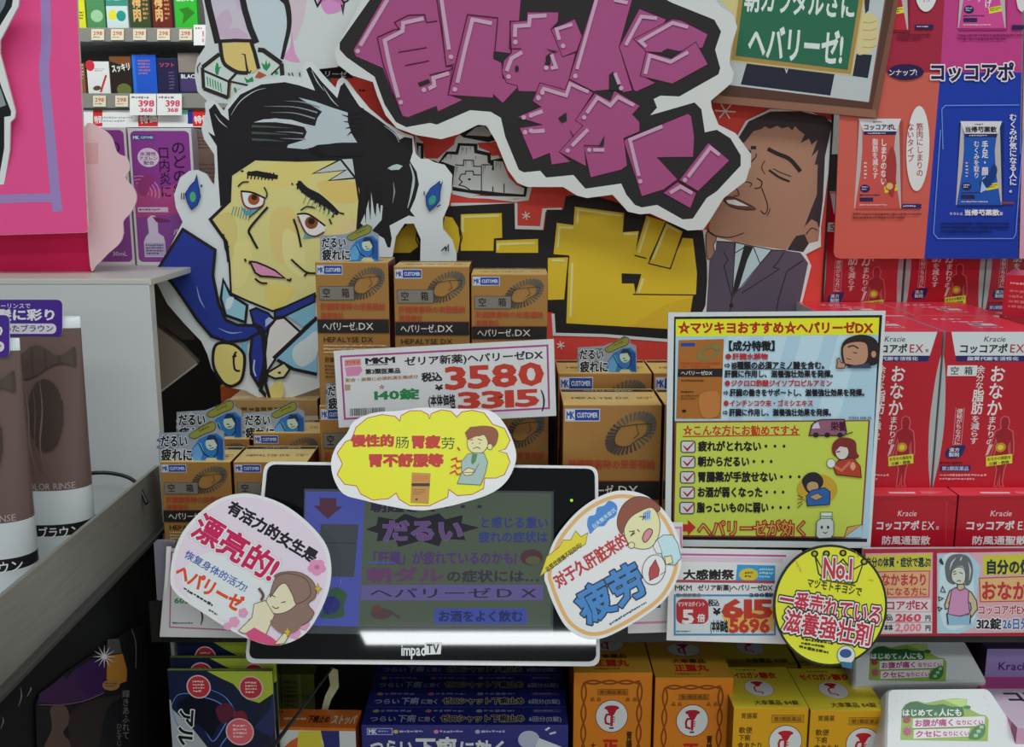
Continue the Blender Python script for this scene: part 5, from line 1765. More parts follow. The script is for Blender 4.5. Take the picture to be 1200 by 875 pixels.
# hand lettered price strip in the red rail, two cards
rail = card([(1012, 643), (1215, 642), (1215, 745), (1012, 745)], -0.010, 3, 'a8263a', 'gloss', 0.004)
rail.fr(1000, 550, 4.1652)
ro = rail.build('card_rail')
tag(ro, 'red card rail holding two hand lettered cards at the right shelf edge', 'rail')
for which in (0, 1):
    cv = sheet(1000, 745, -0.0108, 3, 0, 'gloss')
    cv.fr(1000, 550, 4.1652)
    if which == 0:
        cv.slab([(60, 410), (388, 405), (385, 800), (60, 805)], 0.0005, 'd8a0a8', 'c09098')
        cv.poly([(60, 420), (378, 410), (380, 490), (60, 495)], 'c8c040', sm=False)
        cv.t('自分の体質・症状で選ぶ!', 60, 428, 318, 48, '22343c', .05)
        cv.poly([(60, 500), (372, 495), (368, 620), (60, 625)], 'd8a878', line='c04a50', lw=5)
        cv.t('おなかまわり', 90, 506, 272, 62, 'b83644', .045)
        cv.t('気になる方に', 120, 574, 240, 42, 'b83644', .035)
        cv.rect(60, 632, 318, 60, 'd8cdd0')
        cv.t('コッコアポEX', 60, 638, 305, 48, 'b02c3c', .04)
        cv.rect(60, 696, 322, 100, 'd4cfd2')
        cv.t('税込', 150, 705, 42, 32, '2a2228', .06)
        cv.t('2160', 202, 704, 128, 36, 'd04452', .05, skew=.1)
        cv.t('円', 350, 710, 28, 28, '2a2228', .05)
        cv.t('本体', 150, 755, 42, 30, '2a2228', .06)
        cv.t('2,000', 202, 752, 128, 36, 'e07a84', .05, skew=.1)
        cv.line([(160, 746), (382, 744)], 4, 'b87a80')
        cv.t('円', 350, 758, 28, 28, '2a2228', .05)
        lab = 'hand lettered yellow and pink card with price 2160 beside the round yellow sign'
    else:
        cv.slab([(408, 408), (900, 400), (900, 795), (408, 800)], 0.0005, 'd3a4ae', 'c09098')
        cv.poly([(412, 415), (560, 405), (620, 470), (600, 640), (610, 760), (520, 800), (412, 798)], 'a8c8d8', sm=False)
        cv.poly([(430, 440), (560, 430), (590, 600), (585, 740), (440, 760)], 'c4dae2', sm=True)
        cv.poly([(632, 420), (900, 410), (900, 510), (632, 515)], 'c9c23c')
        cv.t('自分の体', 645, 440, 225, 70, '20303c', .06)
        cv.poly([(615, 530), (900, 520), (900, 640), (620, 645)], 'd8b078', line='b8444c', lw=5)
        cv.t('おなか', 622, 545, 230, 92, 'b8323e', .05)
        cv.t('コッコアポEX', 606, 660, 240, 48, 'b02c3c', .04, out=(('e8dcdc', .12),))
        cv.t('312錠', 600, 724, 122, 56, '22222c', .05, out=(('e6e2e2', .14),))
        cv.t('26日分', 728, 724, 130, 56, '3a6aa0', .05, out=(('e6e2e2', .14),))
        # woman with bobbed hair holding her belly
        cv.poly([(495, 560), (460, 545), (448, 500), (450, 455), (475, 420), (520, 412), (560, 425), (582, 470), (580, 530), (565, 562), (545, 560), (548, 500), (530, 470), (490, 480), (478, 520)], '63686c', sm=True)
        cv.poly([(480, 500), (495, 480), (525, 475), (545, 495), (545, 540), (530, 560), (500, 555), (480, 535)], 'cdd2c4', sm=True, line='4a4a44', lw=4)
        for q in ([(500, 430), (480, 455), (470, 490)], [(530, 425), (520, 445)], [(560, 450), (570, 490), (565, 540)]):
            cv.line(q, 5, 'c3c9cc', sm=True, taper=(.3, 1.6, .3))
        for q in ([(488, 512), (502, 506)], [(516, 500), (534, 508)], [(505, 545), (515, 540), (525, 546)], [(486, 500), (500, 494)]):
            cv.line(q, 4, '33302e')
        cv.poly([(508, 560), (540, 558), (542, 580), (575, 598), (600, 640), (605, 680), (575, 720), (555, 715), (575, 680), (570, 650), (480, 620), (465, 650), (470, 675), (448, 680), (445, 660), (470, 590), (505, 580)], 'c6b48c', line='3a342c', lw=5)
        cv.poly([(480, 585), (500, 575), (520, 590), (545, 578), (562, 590), (560, 640), (568, 700), (520, 715), (460, 705), (468, 650)], 'c78cb4', line='6a3a5c', lw=5)
        cv.poly([(455, 705), (520, 718), (570, 708), (575, 755), (455, 755)], '8fb4cc')
        cv.line([(455, 700), (462, 755)], 6, '2a2a2c')
        cv.line([(572, 705), (568, 750)], 6, '2a2a2c')
        for q in ([(425, 595), (435, 570), (448, 598)], [(415, 620), (438, 628), (418, 640)], [(412, 670), (432, 676), (418, 690)]):
            cv.line(q, 4, '22262a', closed=True)
        cv.poly([(418, 445), (428, 432), (440, 460), (430, 462)], '2a3a4a', sm=True)
        lab = 'hand lettered card with a drawn woman holding her belly at the right edge'
    o = cv.build('price_card')
    tag(o, lab, 'price card', 'hand lettered cards')
# ------------------------------------------------------------------ small video display with its stickers
TT = (287, 780, -0.045)
base = P(495, 780, -0.045)
tv = empty('video_display', base)
tag(tv, 'small black screen advertising display with a white rim in front of the gold boxes', 'screen')
cv = sheet(*TT, tilt=20)
cv.fr(280, 530, 2.727)
cv.z = -0.0012
cv.slab(rquad([(80, 28), (1148, 43), (1154, 684), (18, 674)], 34, 8), 0.020, 'e6ecee', 'c9cfd0', kind='plastic')
cv.build('housing', tv)
cv = sheet(*TT, tilt=20, kind='glass')
cv.fr(280, 530, 2.727)
cv.slab(rquad([(92, 38), (1137, 52), (1142, 668), (31, 659)], 28, 8), 0.001, '1d2123', kind='glass')
gl_ = cv.build('front_glass', tv)
cv = sheet(*TT, tilt=20, kind='screen')
cv.fr(280, 530, 2.727)
cv.z = 0.0002
cv.slab([(209, 116), (1006, 124), (1004, 588), (198, 578)], 0.0001, '3a4144', kind='screen')
cv.poly([(213, 124), (403, 126), (383, 556), (203, 552)], '464f9c')
cv.poly([(403, 126), (998, 130), (996, 556), (383, 556)], '4a5648')
cv.poly([(258, 145), (312, 146), (311, 172), (332, 172), (284, 212), (238, 170), (258, 170)], '4a2a3c')
cv.poly([(262, 228), (383, 230), (368, 398), (250, 396)], '3d4248')
cv.line([(258, 288), (376, 290)], 3, '2d3238')
cv.poly([(290, 440), (320, 432), (345, 455), (335, 490), (332, 525), (262, 528), (270, 500), (285, 480)], '33503a', sm=True)
cv.poly([(270, 470), (300, 460), (325, 480), (310, 510), (275, 515)], '2a2f6a', sm=True)
D1, D2 = '2c2438', '3a2f5c'
cv.t('朝起きて・・・', 420, 155, 376, 36, D1, .05)
cv.poly([(405, 246), (440, 232), (445, 205), (500, 215), (530, 195), (575, 210), (640, 194), (660, 214), (715, 200), (712, 226), (768, 240), (715, 256), (725, 280), (650, 276), (640, 300), (580, 282), (510, 302), (500, 278), (440, 284), (445, 258)], '1f1d26')
cv.t('だるい', 458, 215, 260, 68, '5f4478', .03, out=(('7c6a92', .07), ('2a2034', .045)))
cv.t('と感じる重い', 768, 206, 222, 36, '2f3a78', .04)
cv.t('疲れの症状は', 765, 252, 222, 36, '2f3a78', .04)
cv.t('「肝臓」が疲れているのかも?', 408, 316, 482, 42, '4a3566', .045)
cv.line([(408, 352), (500, 352)], 4, '3d55a8')
cv.ell(935, 335, 36, 26, '4a3038')
cv.ell(940, 345, 24, 14, '55583e')
cv.t('朝ダル', 408, 368, 248, 46, '5c3a60', .06)
cv.t('の症状には…', 662, 376, 300, 38, '33323c', .045)
cv.poly([(392, 424), (972, 422), (972, 472), (390, 472)], '5b5488')
cv.t('ヘパリーゼＤＸ', 415, 432, 550, 34, '2c2640', .015)
cv.rect(624, 498, 296, 50, '3a4a96', r=8)
cv.t('お酒をよく飲む', 636, 505, 272, 36, '232a5c', .05)
cv.ell(455, 515, 34, 18, '4a3a3c')
cv.ell(440, 500, 16, 12, '5c3a30')
cv.line([(480, 505), (515, 530)], 8, '4a3a3c')
cv.build('screen', tv).parent = gl_
cv = sheet(*TT, tilt=20, kind='gloss')
cv.fr(280, 530, 2.727)
cv.z = 0.0003
cv.t('impac', 518, 612, 78, 36, 'dfe6e8', .03)
cv.poly([(594, 608), (648, 606), (645, 644), (592, 646)], 'e2e8ea')
cv.t('TV', 600, 612, 40, 28, '1a1c1e', .04)
cv.build('logo', tv).parent = gl_
cv = sheet(*TT, tilt=20, kind='screen')
cv.fr(280, 530, 2.727)
cv.z = 0.0003
cv.slab(ell(1063, 153, 5, 5), 0.0002, 'a8f040', kind='screen')
cv.build('power_light', tv).parent = gl_
hp = P(495, 690, -0.005)
b_ = bx(bmesh.new(), hp[0] - 0.02, hp[0] + 0.02, -0.004, 0.0015, hp[2] - 0.032, hp[2] - 0.006, 0.002)
o = mesh_obj('mounting_arm', b_, mat('2a2a2a', 'plastic'), tv)
o.location = -Vector(base)


# yellow cloud sticker
cv = sheet(500, 592, -0.016, tilt=24, kind='gloss')
cv.fr(380, 380, 3.977)
cv.slab([(32, 640), (55, 570), (105, 508), (140, 450), (230, 412), (350, 402), (450, 388), (600, 392), (740, 396), (800, 418), (850, 480), (888, 570), (892, 640), (850, 730), (770, 790), (640, 832), (540, 855), (440, 866), (300, 846), (180, 818), (90, 790), (45, 720)], 0.001, 'e6ecf2', 'd8dcd8', sm=True)
sc_pts = [(60, 600), (100, 545), (128, 535), (148, 480), (200, 436), (270, 420), (330, 428), (352, 450), (358, 425), (400, 402), (450, 402), (485, 420), (490, 440), (500, 415), (545, 398), (590, 404), (618, 432), (640, 408), (690, 400), (745, 412), (785, 465), (840, 485), (866, 540), (845, 580), (812, 590), (850, 600), (866, 640), (840, 700), (800, 716), (748, 716), (742, 765), (690, 792), (620, 798), (580, 768), (575, 805), (490, 845), (400, 845), (350, 815), (335, 785), (300, 812), (225, 818), (170, 790), (150, 752), (95, 745), (60, 700), (85, 650), (135, 650), (85, 645)]
sc_pts = sc_pts[:-2]
cv.poly(sc_pts, 'f6ee1e')
cv.line(sc_pts, 4, 'b8442c', closed=True)
cv.t('慢性的', 126, 515, 200, 54, 'c02418', .06, out=(('8a1a10', .085),))
cv.t('肠', 330, 520, 68, 58, '1f1f1c', .0)
cv.t('胃疲', 404, 518, 136, 58, 'c02418', .06, out=(('8a1a10', .085),))
cv.t('劳', 542, 524, 70, 58, '1f1f1c', .0)
cv.t('、', 618, 540, 40, 50, 'c02418', .07)
cv.t('胃不舒服等', 204, 604, 350, 58, 'c02418', .06, out=(('8a1a10', .085),))
cv.poly([(408, 690), (496, 694), (486, 836), (402, 830)], 'c08a40')
cv.rect(408, 740, 84, 14, '2a2018')
cv.dash(414, 704, 72, 28, 3, 'd05a20')
cv.dash(412, 766, 60, 30, 3, '8a5a20')
cv.ell(430, 815, 6, 5, '3a2a14')
cv.poly([(665, 530), (662, 500), (690, 480), (740, 472), (790, 480), (812, 510), (800, 560), (770, 575), (740, 540), (700, 530)], '8a4a20', sm=True)
cv.poly([(666, 540), (680, 520), (720, 520), (745, 515), (762, 545), (758, 575), (735, 598), (700, 600), (672, 580)], 'e6d49c', sm=True, line='4a3a20', lw=3)
cv.ell(772, 570, 12, 14, 'e6d49c', line='4a3a20', lw=3)
cv.poly([(655, 505), (680, 478), (740, 472), (800, 490), (790, 520), (745, 510), (700, 525), (670, 540)], '8a4a20')
for q in ([(680, 540), (694, 536)], [(716, 534), (735, 540)], [(688, 552), (694, 556)], [(722, 552), (728, 556)], [(694, 580), (712, 572), (728, 580)]):
    cv.line(q, 3.5, '4a3020', sm=True)
cv.poly([(668, 605), (700, 598), (745, 600), (762, 640), (752, 690), (730, 748), (620, 742), (640, 690), (640, 640)], '9fb8b0', line='4a5a54', lw=3)
cv.poly([(690, 602), (715, 604), (705, 640), (690, 655), (684, 640)], '4a7a4c')
cv.poly([(642, 690), (670, 668), (700, 676), (690, 700), (660, 705)], 'e6d49c', line='4a3a20', lw=3)
cv.line([(720, 650), (700, 690), (640, 690)], 3, '4a5a54')
for q in ([(590, 632), (615, 622), (618, 640), (640, 635)], [(590, 665), (612, 655), (618, 672), (638, 665)], [(585, 695), (610, 682), (620, 700), (640, 695)]):
    cv.line(q, 7, 'd02a1c')
o = cv.build('sticker_sign')
tag(o, 'yellow cloud shaped sign with red lettering at the top of the black screen', 'sign', 'signs stuck around the screen')

# pink oval
cv = sheet(290, 750, -0.060, tilt=18, kind='lam')
cv.fr(180, 560, 3.804)
po_ = [(75, 460), (85, 350), (130, 240), (210, 150), (300, 90), (400, 68), (500, 85), (600, 130), (700, 210), (770, 300), (792, 400), (780, 500), (740, 600), (680, 690), (600, 735), (520, 745), (430, 720), (330, 670), (220, 600), (130, 540), (90, 500)]
cv.slab(po_, 0.001, 'e6e0ea', 'd8c4d0', sm=True)
cen = np.array([430, 400])
cv.poly([tuple(cen + (np.array(p) - cen) * .95) for p in po_], 'ead2e0', sm=True)
cv.poly([(130, 420), (260, 330), (420, 420), (560, 460), (520, 640), (340, 640), (180, 560)], 'dce0ec', sm=True)
cv.t('有活力的女生是', 352, 96, 455, 62, '2c2a2e', .06, rot=31)
cv.t('漂亮的!', 222, 146, 418, 128, 'c42a5c', .04, rot=31, out=(('c9b4c4', .12), ('f0e8ee', .10)))
cv.t('恢复身体的活力!', 152, 318, 316, 40, '3f62a8', .02, rot=30)
cv.t('ヘパリーゼ', 122, 374, 330, 76, 'd8502e', .06, rot=29)
cv.dash(140, 482, 200, 22, 1, '3a383c', rot=31)
cv.dash(250, 580, 60, 16, 1, '5a585c', rot=31)
for a in range(5):
    t_ = math.radians(72 * a + 20)
    cv.ell(728 + 22 * math.cos(t_), 397 + 20 * math.sin(t_), 20, 18, 'df92b8')
cv.ell(728, 397, 12, 11, 'c8709c')
for x, y, r in ((360, 640, 22), (400, 600, 20), (440, 640, 18), (630, 690, 24), (670, 650, 24), (330, 660, 16), (700, 600, 18)):
    for a in range(5):
        t_ = math.radians(72 * a)
        cv.ell(x + r * .6 * math.cos(t_), y + r * .6 * math.sin(t_), r * .55, r * .55, 'dc9cbc', n=12)
HB_ = '8f7468'
cv.poly([(540, 440), (570, 420), (640, 418), (690, 440), (722, 480), (722, 530), (690, 560), (715, 600), (690, 640), (640, 660), (560, 650), (520, 600), (600, 520), (640, 470), (600, 450)], HB_, sm=True, line='4a3a34', lw=3)
cv.poly([(505, 540), (530, 500), (560, 445), (600, 470), (650, 520), (630, 570), (580, 600), (530, 600), (510, 570)], 'ead9b8', sm=True, line='4a3a34', lw=3)
cv.poly([(545, 445), (600, 425), (680, 450), (700, 520), (640, 560), (620, 520), (590, 470), (560, 480), (520, 530)], HB_, sm=True, line='4a3a34', lw=3)
for q in ([(525, 520), (545, 530)], [(570, 555), (590, 550)], [(530, 570), (545, 580), (560, 575)]):
    cv.line(q, 4, '4a3a34', sm=True)
cv.poly([(450, 560), (500, 545), (540, 610), (500, 700), (400, 690), (380, 680), (440, 620)], 'ead9b8', sm=False, line='5a4a40', lw=3)
cv.poly([(410, 690), (450, 665), (530, 710), (570, 745), (520, 744), (430, 720)], 'd0547c')
cv.poly([(540, 740), (590, 680), (610, 690), (585, 736)], 'ead9b8', line='5a4a40', lw=3)
cv.poly([(520, 640), (560, 620), (640, 610), (690, 600), (640, 680), (570, 690)], HB_, sm=True)
for x, y in ((734, 492), (598, 684)):
    cv.poly([(x, y - 24), (x + 6, y - 6), (x + 18, y), (x + 6, y + 6), (x, y + 24), (x - 6, y + 6), (x - 18, y), (x - 6, y - 6)], 'd8b43c', line='8a6a1c', lw=2)
cv.line([(470, 490), (490, 520), (480, 545)], 12, '6a5048', sm=True)
o = cv.build('sticker_sign')
tag(o, 'pink oval sign with crimson lettering at the lower left of the black screen', 'sign', 'signs stuck around the screen')

# blue and orange ringed oval
cv = sheet(717, 748, -0.060, tilt=16, kind='gloss')
cv.fr(620, 560, 3.75)
bo = [(68, 420), (105, 285), (180, 180), (260, 110), (350, 65), (430, 55), (520, 80), (600, 150), (650, 240), (668, 330), (660, 420), (600, 530), (500, 610), (380, 680), (300, 708), (230, 700), (160, 650), (110, 560), (80, 480)]
cv.slab(bo, 0.001, 'e2e8ee', 'c8c8cc', sm=True)
cen = np.array([370, 385])
cv.line([tuple(cen + (np.array(p) - cen) * .925) for p in bo], 17, 'dcae6c', closed=True, sm=True)
cv.poly([(255, 205), (262, 170), (290, 160), (300, 130), (330, 120), (350, 100), (375, 108), (388, 130), (380, 165), (350, 185), (330, 210), (300, 215), (270, 245), (262, 230)], '4585cc', sm=True)
cv.t('白天整天昏沉', 272, 208, 128, 20, 'c8dcf2', .02, rot=-38)
cv.poly([(48, 432), (78, 345), (130, 305), (150, 272), (182, 272), (205, 232), (228, 258), (258, 240), (248, 290), (190, 325), (130, 375), (62, 420)], 'e8cf30', line='8a6a18', lw=3)
cv.t('总感觉得懒不起劲吗?', 66, 395, 195, 24, '4a3a18', .03, rot=-36)
cv.t('对于久肝脏来的', 96, 432, 372, 66, 'b83434', .045, rot=-32)
cv.t('疲劳', 182, 512, 318, 158, '4585c4', .045, rot=-29, out=(('24344c', .095),))
cv.dash(350, 636, 250, 16, 1, '4a4a50', rot=-31)
cv.poly([(388, 210), (392, 160), (420, 110), (470, 82), (530, 90), (575, 125), (560, 150), (500, 140), (470, 170), (440, 200), (415, 235), (405, 245)], '8a4a34', sm=True, line='4a241a', lw=3)
cv.poly([(418, 225), (440, 180), (480, 150), (540, 130), (572, 180), (570, 250), (540, 300), (500, 312), (450, 300), (425, 265)], 'e8dca8', sm=True, line='4a3a24', lw=3)
cv.ell(450, 295, 14, 14, 'e8dca8', line='4a3a24', lw=3)
cv.poly([(505, 150), (530, 135), (535, 180), (510, 190)], '9ec0dc')
for k in range(4):
    cv.line([(505 + 9 * k, 152 - 3 * k), (500 + 9 * k, 185 - 3 * k)], 4, '3f6fb8')
cv.poly([(498, 265), (510, 235), (530, 222), (542, 235), (530, 262), (510, 282)], 'd08a90', sm=True, line='4a2a24', lw=4)
for q in ([(440, 235), (462, 232), (450, 250)], [(475, 225), (485, 235)], [(485, 170), (510, 168), (498, 182)], [(445, 255), (465, 240)]):
    cv.line(q, 4, '3a2a1c')
cv.poly([(555, 275), (590, 250), (630, 250), (655, 290), (668, 350), (640, 382), (600, 378), (580, 330), (560, 320)], 'bcdcea', sm=False, line='4a5a64', lw=3)
cv.poly([(545, 300), (562, 270), (575, 300), (585, 330), (560, 330)], 'e8ecee', line='4a5a64', lw=2)
cv.poly([(595, 345), (625, 340), (632, 372), (600, 380)], 'e8dca8', line='4a3a24', lw=3)
cv.ell(548, 402, 50, 66, 'e8ecec', rot=15, line='4a4a44', lw=3)
cv.poly([(530, 395), (555, 358), (572, 400), (568, 430), (530, 450), (526, 420)], 'b04444', line='6a2424', lw=3)
cv.line([(575, 425), (600, 410)], 3, '4a4a44')
o = cv.build('sticker_sign')
tag(o, 'white oval sign with orange ring and big blue characters at the right of the screen', 'sign', 'signs stuck around the screen')

# round yellow number one sign
cv = sheet(974, 778, -0.040, tilt=7, kind='gloss')
cv.fr(880, 620, 3.43)
cv.slab(ell(319, 306, 229, 244, 0, 56), 0.0014, '2a2a24', '2a2a24')
cv.poly(ell(319, 306, 220, 235, 0, 56), 'ece63a')
cv.line([(258, 108), (272, 178), (300, 205), (400, 220), (425, 210), (450, 140), (405, 165), (370, 120), (330, 160), (300, 110), (290, 165), (258, 108)], 6, '33321c')
cv.line([(275, 200), (420, 226)], 8, '6a6420')
for x, y in ((256, 98), (303, 98), (370, 95), (455, 130)):
    cv.ell(x, y, 15, 14, '2a281c')
    cv.ell(x, y, 7, 7, 'b8b02c')
cv.t('No.1', 292, 112, 118, 82, 'c03a44', .035, rot=3, out=(('2a281c', .17), ('f0e6e0', .12)))
cv.t('マツモトキヨシで', 228, 194, 225, 38, '33321c', .03, rot=10)
for tx, x, y, w, h in (('一番売れている', 122, 236, 420, 84, ), ('滋養強壮剤', 140, 318, 362, 92)):
    cv.t(tx, x, y, w, h, 'c02c44', .03, rot=10, out=(('2a2418', .20), ('f0e4e0', .12)))
cv.dash(205, 432, 128, 34, 2, '3a3a18', rot=9)
cv.dash(195, 462, 160, 20, 1, '3a3a18', rot=11)
cv.ell(382, 505, 36, 38, 'd8dcd8', line='5a6a5c', lw=3)
cv.ell(380, 498, 24, 18, '35558c')
cv.poly([(360, 530), (410, 535), (405, 560), (365, 552)], '35708c')
for q in ([(180, 120), (190, 150)], [(195, 150), (200, 170)], [(470, 200), (490, 205)], [(420, 90), (432, 112)]):
    cv.line(q, 7, 'c8b830', taper=(.3, 1))
o = cv.build('sticker_sign')
tag(o, 'round yellow number one sign with a black rim hanging over the yellow boxes', 'sign')

# ------------------------------------------------------------------ lower shelf
def depth_for(py0, py1, Y):
    z = P(600, py0, Y)[2]
    d = rays((600, py1))[0]
    return CAM[1] + d[1] * (z - CAM[2]) / d[2] - Y


def trumpet(c, x, y, r, red='b01c34'):
    c.ell(x, y, r, r, 'd9dcda', line='8a2a3a', lw=.9)
    c.ell(x, y - r * .52, r * .46, r * .16, red)
    c.poly([(x - r * .34, y - r * .46), (x + r * .34, y - r * .46), (x + r * .12, y - r * .05), (x - r * .12, y - r * .05)], red)
    c.line([(x, y - r * .1), (x, y + r * .62)], r * .16, red)
    c.line([(x - r * .06, y - r * .12), (x - r * .32, y - r * .1), (x - r * .4, y + r * .12), (x - r * .36, y + r * .42), (x - r * .1, y + r * .5)], r * .13, red)
    for k in range(3):
        c.line([(x + r * .05, y + r * (.05 + .15 * k)), (x + r * .2, y + r * (.05 + .15 * k))], r * .07, red)
    c.rect(x - r * .14, y + r * .68, r * .28, r * .1, '5a1020')


W1 = 0.060
dO = depth_for(788, 742, 0.028) * W1 / (P(765, 788, 0.028)[0] - P(672.5, 788, 0.028)[0])
og = Carton(W1, dO, 0.105, 'd98020', 'paper', top='ffa838', side='8a4a14')  # top orange lightened to stand in for light falling on it
c = og.face('front')
for x0 in (13, 84):
    for ph in (0, 1):
        pts = [(x0 + 3.0 * math.sin(math.pi * k / 4 + ph * math.pi), 12 + k * 6.5) for k in range(25)]
        c.line(pts, 2.2, '8a4416', sm=True)
for ph in (0, 1):
    pts = [(14 + k * 7, 12 + 2.2 * math.sin(math.pi * k / 3 + ph * math.pi)) for k in range(11)]
    c.line(pts, 2.2, '8a4416', sm=True)
c.rect(31, 21, 38, 7, 'b8701c', line='6a3a10', lw=.6)
c.t('第2類医薬品', 33, 22, 34, 5, '5a300c', .02)
for x in (21, 29, 66, 75):
    c.t('品', x, 31, 6, 5, '6a3a10', .02)
trumpet(c, 49, 55, 20.5)
c.t('正', 38, 84, 20, 18, 'c02a1c', .07)
c.t('露', 38, 106, 20, 18, 'c02a1c', .07)
c.t('丸', 38, 128, 20, 18, 'c02a1c', .07)
c.t('大', 22, 89, 8, 8, '3a2010', .02)
c.t('胃腸薬', 68, 74, 8, 34, '3a2010', .03, vert=True)
c = og.face('top')
Dd = dO / og.k
c.ell(49, Dd * .30, 22, Dd * .17, 'dcdedd', line='b06a7a', lw=.8)
c.ell(49, Dd * .18, 9, Dd * .03, 'b8284a')
c.poly([(43, Dd * .19), (55, Dd * .19), (51, Dd * .27), (47, Dd * .27)], 'b8284a')
c.line([(49, Dd * .26), (49, Dd * .44)], 2.6, 'b8284a')
c.line([(48, Dd * .26), (42, Dd * .28), (42, Dd * .38), (48, Dd * .40)], 2.2, 'b8284a')
c.t('大幸薬品', 28, Dd * .55, 44, Dd * .10, '4a2410', .04)
c.t('正露丸', 28, Dd * .68, 44, Dd * .17, 'd0321c', .05)
c.dash(26, Dd * .89, 46, Dd * .05, 1, 'a0401c')
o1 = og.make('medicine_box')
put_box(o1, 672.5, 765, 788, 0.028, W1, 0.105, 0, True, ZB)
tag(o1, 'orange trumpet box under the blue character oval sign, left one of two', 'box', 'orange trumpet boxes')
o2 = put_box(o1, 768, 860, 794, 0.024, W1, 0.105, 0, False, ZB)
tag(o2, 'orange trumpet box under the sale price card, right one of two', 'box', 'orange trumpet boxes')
dY = depth_for(829, 781, 0.002) * W1 / (P(948, 829, 0.002)[0] - P(860, 829, 0.002)[0])
yg = Carton(W1, dY, 0.10, 'd9a01c', 'paper', top='ffcc38', side='8a5a10')  # top yellow lightened too, painting in the light it catches
c = yg.face('front')
c.t('胃腸薬', 10, 7, 22, 8, '5a3a10', .02)
c.rect(51, 10, 43, 10, 'c08a1c', line='7a5010', lw=.6)
c.t('第2類医薬品', 54, 12, 37, 6.5, '6a4410', .02)
c.t('軟便', 8, 26, 18, 9, '4a3010', .02)
c.t('下痢', 8, 36.5, 16, 9, '4a3010', .02)
c.t('食あたり', 7, 47, 34, 9, '4a3010', .02)
trumpet(c, 71, 46, 22, 'c01f2c')
c.t('水あたり', 7, 58, 34, 9, '4a3010', .02)
c.t('セイロガン糖衣', 8, 78, 84, 14, 'c02a1c', .06)
c = yg.face('top')
Dd = dY / yg.k
c.dash(24, Dd * .06, 38, Dd * .06, 1, '8a5a18')
c.t('セイロガン', 10, Dd * .15, 44, Dd * .15, 'c8301c', .06)
c.t('糖衣', 55, Dd * .15, 23, Dd * .15, 'c8301c', .06)
c.ell(46, Dd * .54, 19.5, Dd * .2, 'dfe0dc', line='c09050', lw=.8)
c.ell(46, Dd * .41, 8.5, Dd * .035, 'c01f2c')
c.poly([(40, Dd * .42), (52, Dd * .42), (48, Dd * .5), (44, Dd * .5)], 'c01f2c')
c.line([(45, Dd * .49), (40, Dd * .52), (40, Dd * .62), (47, Dd * .64), (48, Dd * .68)], 2.2, 'c01f2c', sm=True)
c.t('大幸薬品 84錠', 30, Dd * .83, 60, Dd * .11, '5a3a14', .025)
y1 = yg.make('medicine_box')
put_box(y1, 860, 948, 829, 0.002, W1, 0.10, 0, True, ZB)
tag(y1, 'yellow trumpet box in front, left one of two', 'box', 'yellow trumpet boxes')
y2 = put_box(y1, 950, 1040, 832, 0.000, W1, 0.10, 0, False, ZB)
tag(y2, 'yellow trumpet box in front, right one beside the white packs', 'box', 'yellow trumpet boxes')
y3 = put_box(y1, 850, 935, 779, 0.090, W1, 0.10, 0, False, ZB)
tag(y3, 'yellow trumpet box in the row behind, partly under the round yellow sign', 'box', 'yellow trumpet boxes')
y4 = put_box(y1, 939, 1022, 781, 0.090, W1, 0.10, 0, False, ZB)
tag(y4, 'yellow trumpet box in the row behind, hidden by the round yellow sign', 'box', 'yellow trumpet boxes')

# dark blue boxes standing one behind the other
BL = '26287a'
WBx, DBx, HBx = 0.152, 0.030, 0.088
bb_ = Carton(WBx, DBx, HBx, BL, 'gloss', top='262a74', side='16184a')
c = bb_.face('front')
c.rect(3, 2.2, 12, 3.8, '343a8c', line='b8bce0', lw=.35)
c.t('MK', 3.6, 2.7, 4, 2.8, 'd8daf0', .05)
c.dash(8.2, 3.2, 6.2, 1.8, 1, 'a8ace0')
for x, h_ in ((15.5, 'c8b060'), (35, 'd88098'), (55, 'a8b0c0')):
    c.ell(x + 1.2, 4.2, 1.2, 1.2, h_)
    c.dash(x + 3, 3, 15, 2.4, 1, 'b0b2d4')
c.t('つらい', 4, 9, 21, 10, 'dfe2ea', .05)
c.t('下痢', 26, 7.5, 20, 13, 'dfe2ea', .05)
c.t('に効く', 47, 9.5, 24, 10, 'dfe2ea', .05)
c.t('ゼロシャット下痢止め', 4, 26, 62, 11, 'e8d060', .06)
c.ell(81, 9, 5.2, 5.5, 'b8bcd0')
c.poly([(86, 8), (98, 14), (99, 22), (80, 22), (84, 14)], 'd8dce2')
for q in ([(89, 3.2), (91, 1.6)], [(91, 5.5), (94, 4.4)]):
    c.line(q, 1.2, 'c8ccdc')
c = bb_.face('top')
Dd = DBx / bb_.k
for x, h_ in ((4, 'b09a50'), (30, 'b86a80'), (55, '9098a8')):
    c.ell(x + 1.6, Dd * .22, 1.6, Dd * .09, h_)
    c.dash(x + 4, Dd * .12, 20, Dd * .22, 1, '8486b8')
c.rect(83, Dd * .12, 14, Dd * .2, '4a4c90')
c.dash(84, Dd * .15, 12, Dd * .14, 1, '8a8cc0')
c.t('つらい', 3.5, Dd * .52, 13, Dd * .32, 'a8aac8', .03)
c.t('下痢', 17, Dd * .44, 9, Dd * .42, 'a8aac8', .03)
c.t('に効く', 27, Dd * .54, 9, Dd * .3, 'a8aac8', .03)
c.t('ゼロシャット下痢止め', 38, Dd * .46, 41, Dd * .38, '10123c', .04, out=(('b8b088', .14),))
c.t('6回分(12錠)', 81, Dd * .54, 16, Dd * .3, 'a8aac8', .03)
b0 = bb_.make('medicine_box')
dd = depth_for(849, 828, 0.015)
xs = [(423, 666, 849), (428.5, 664, 828), (434, 661.5, 808.5), (439, 659, 790)]
Y = 0.015
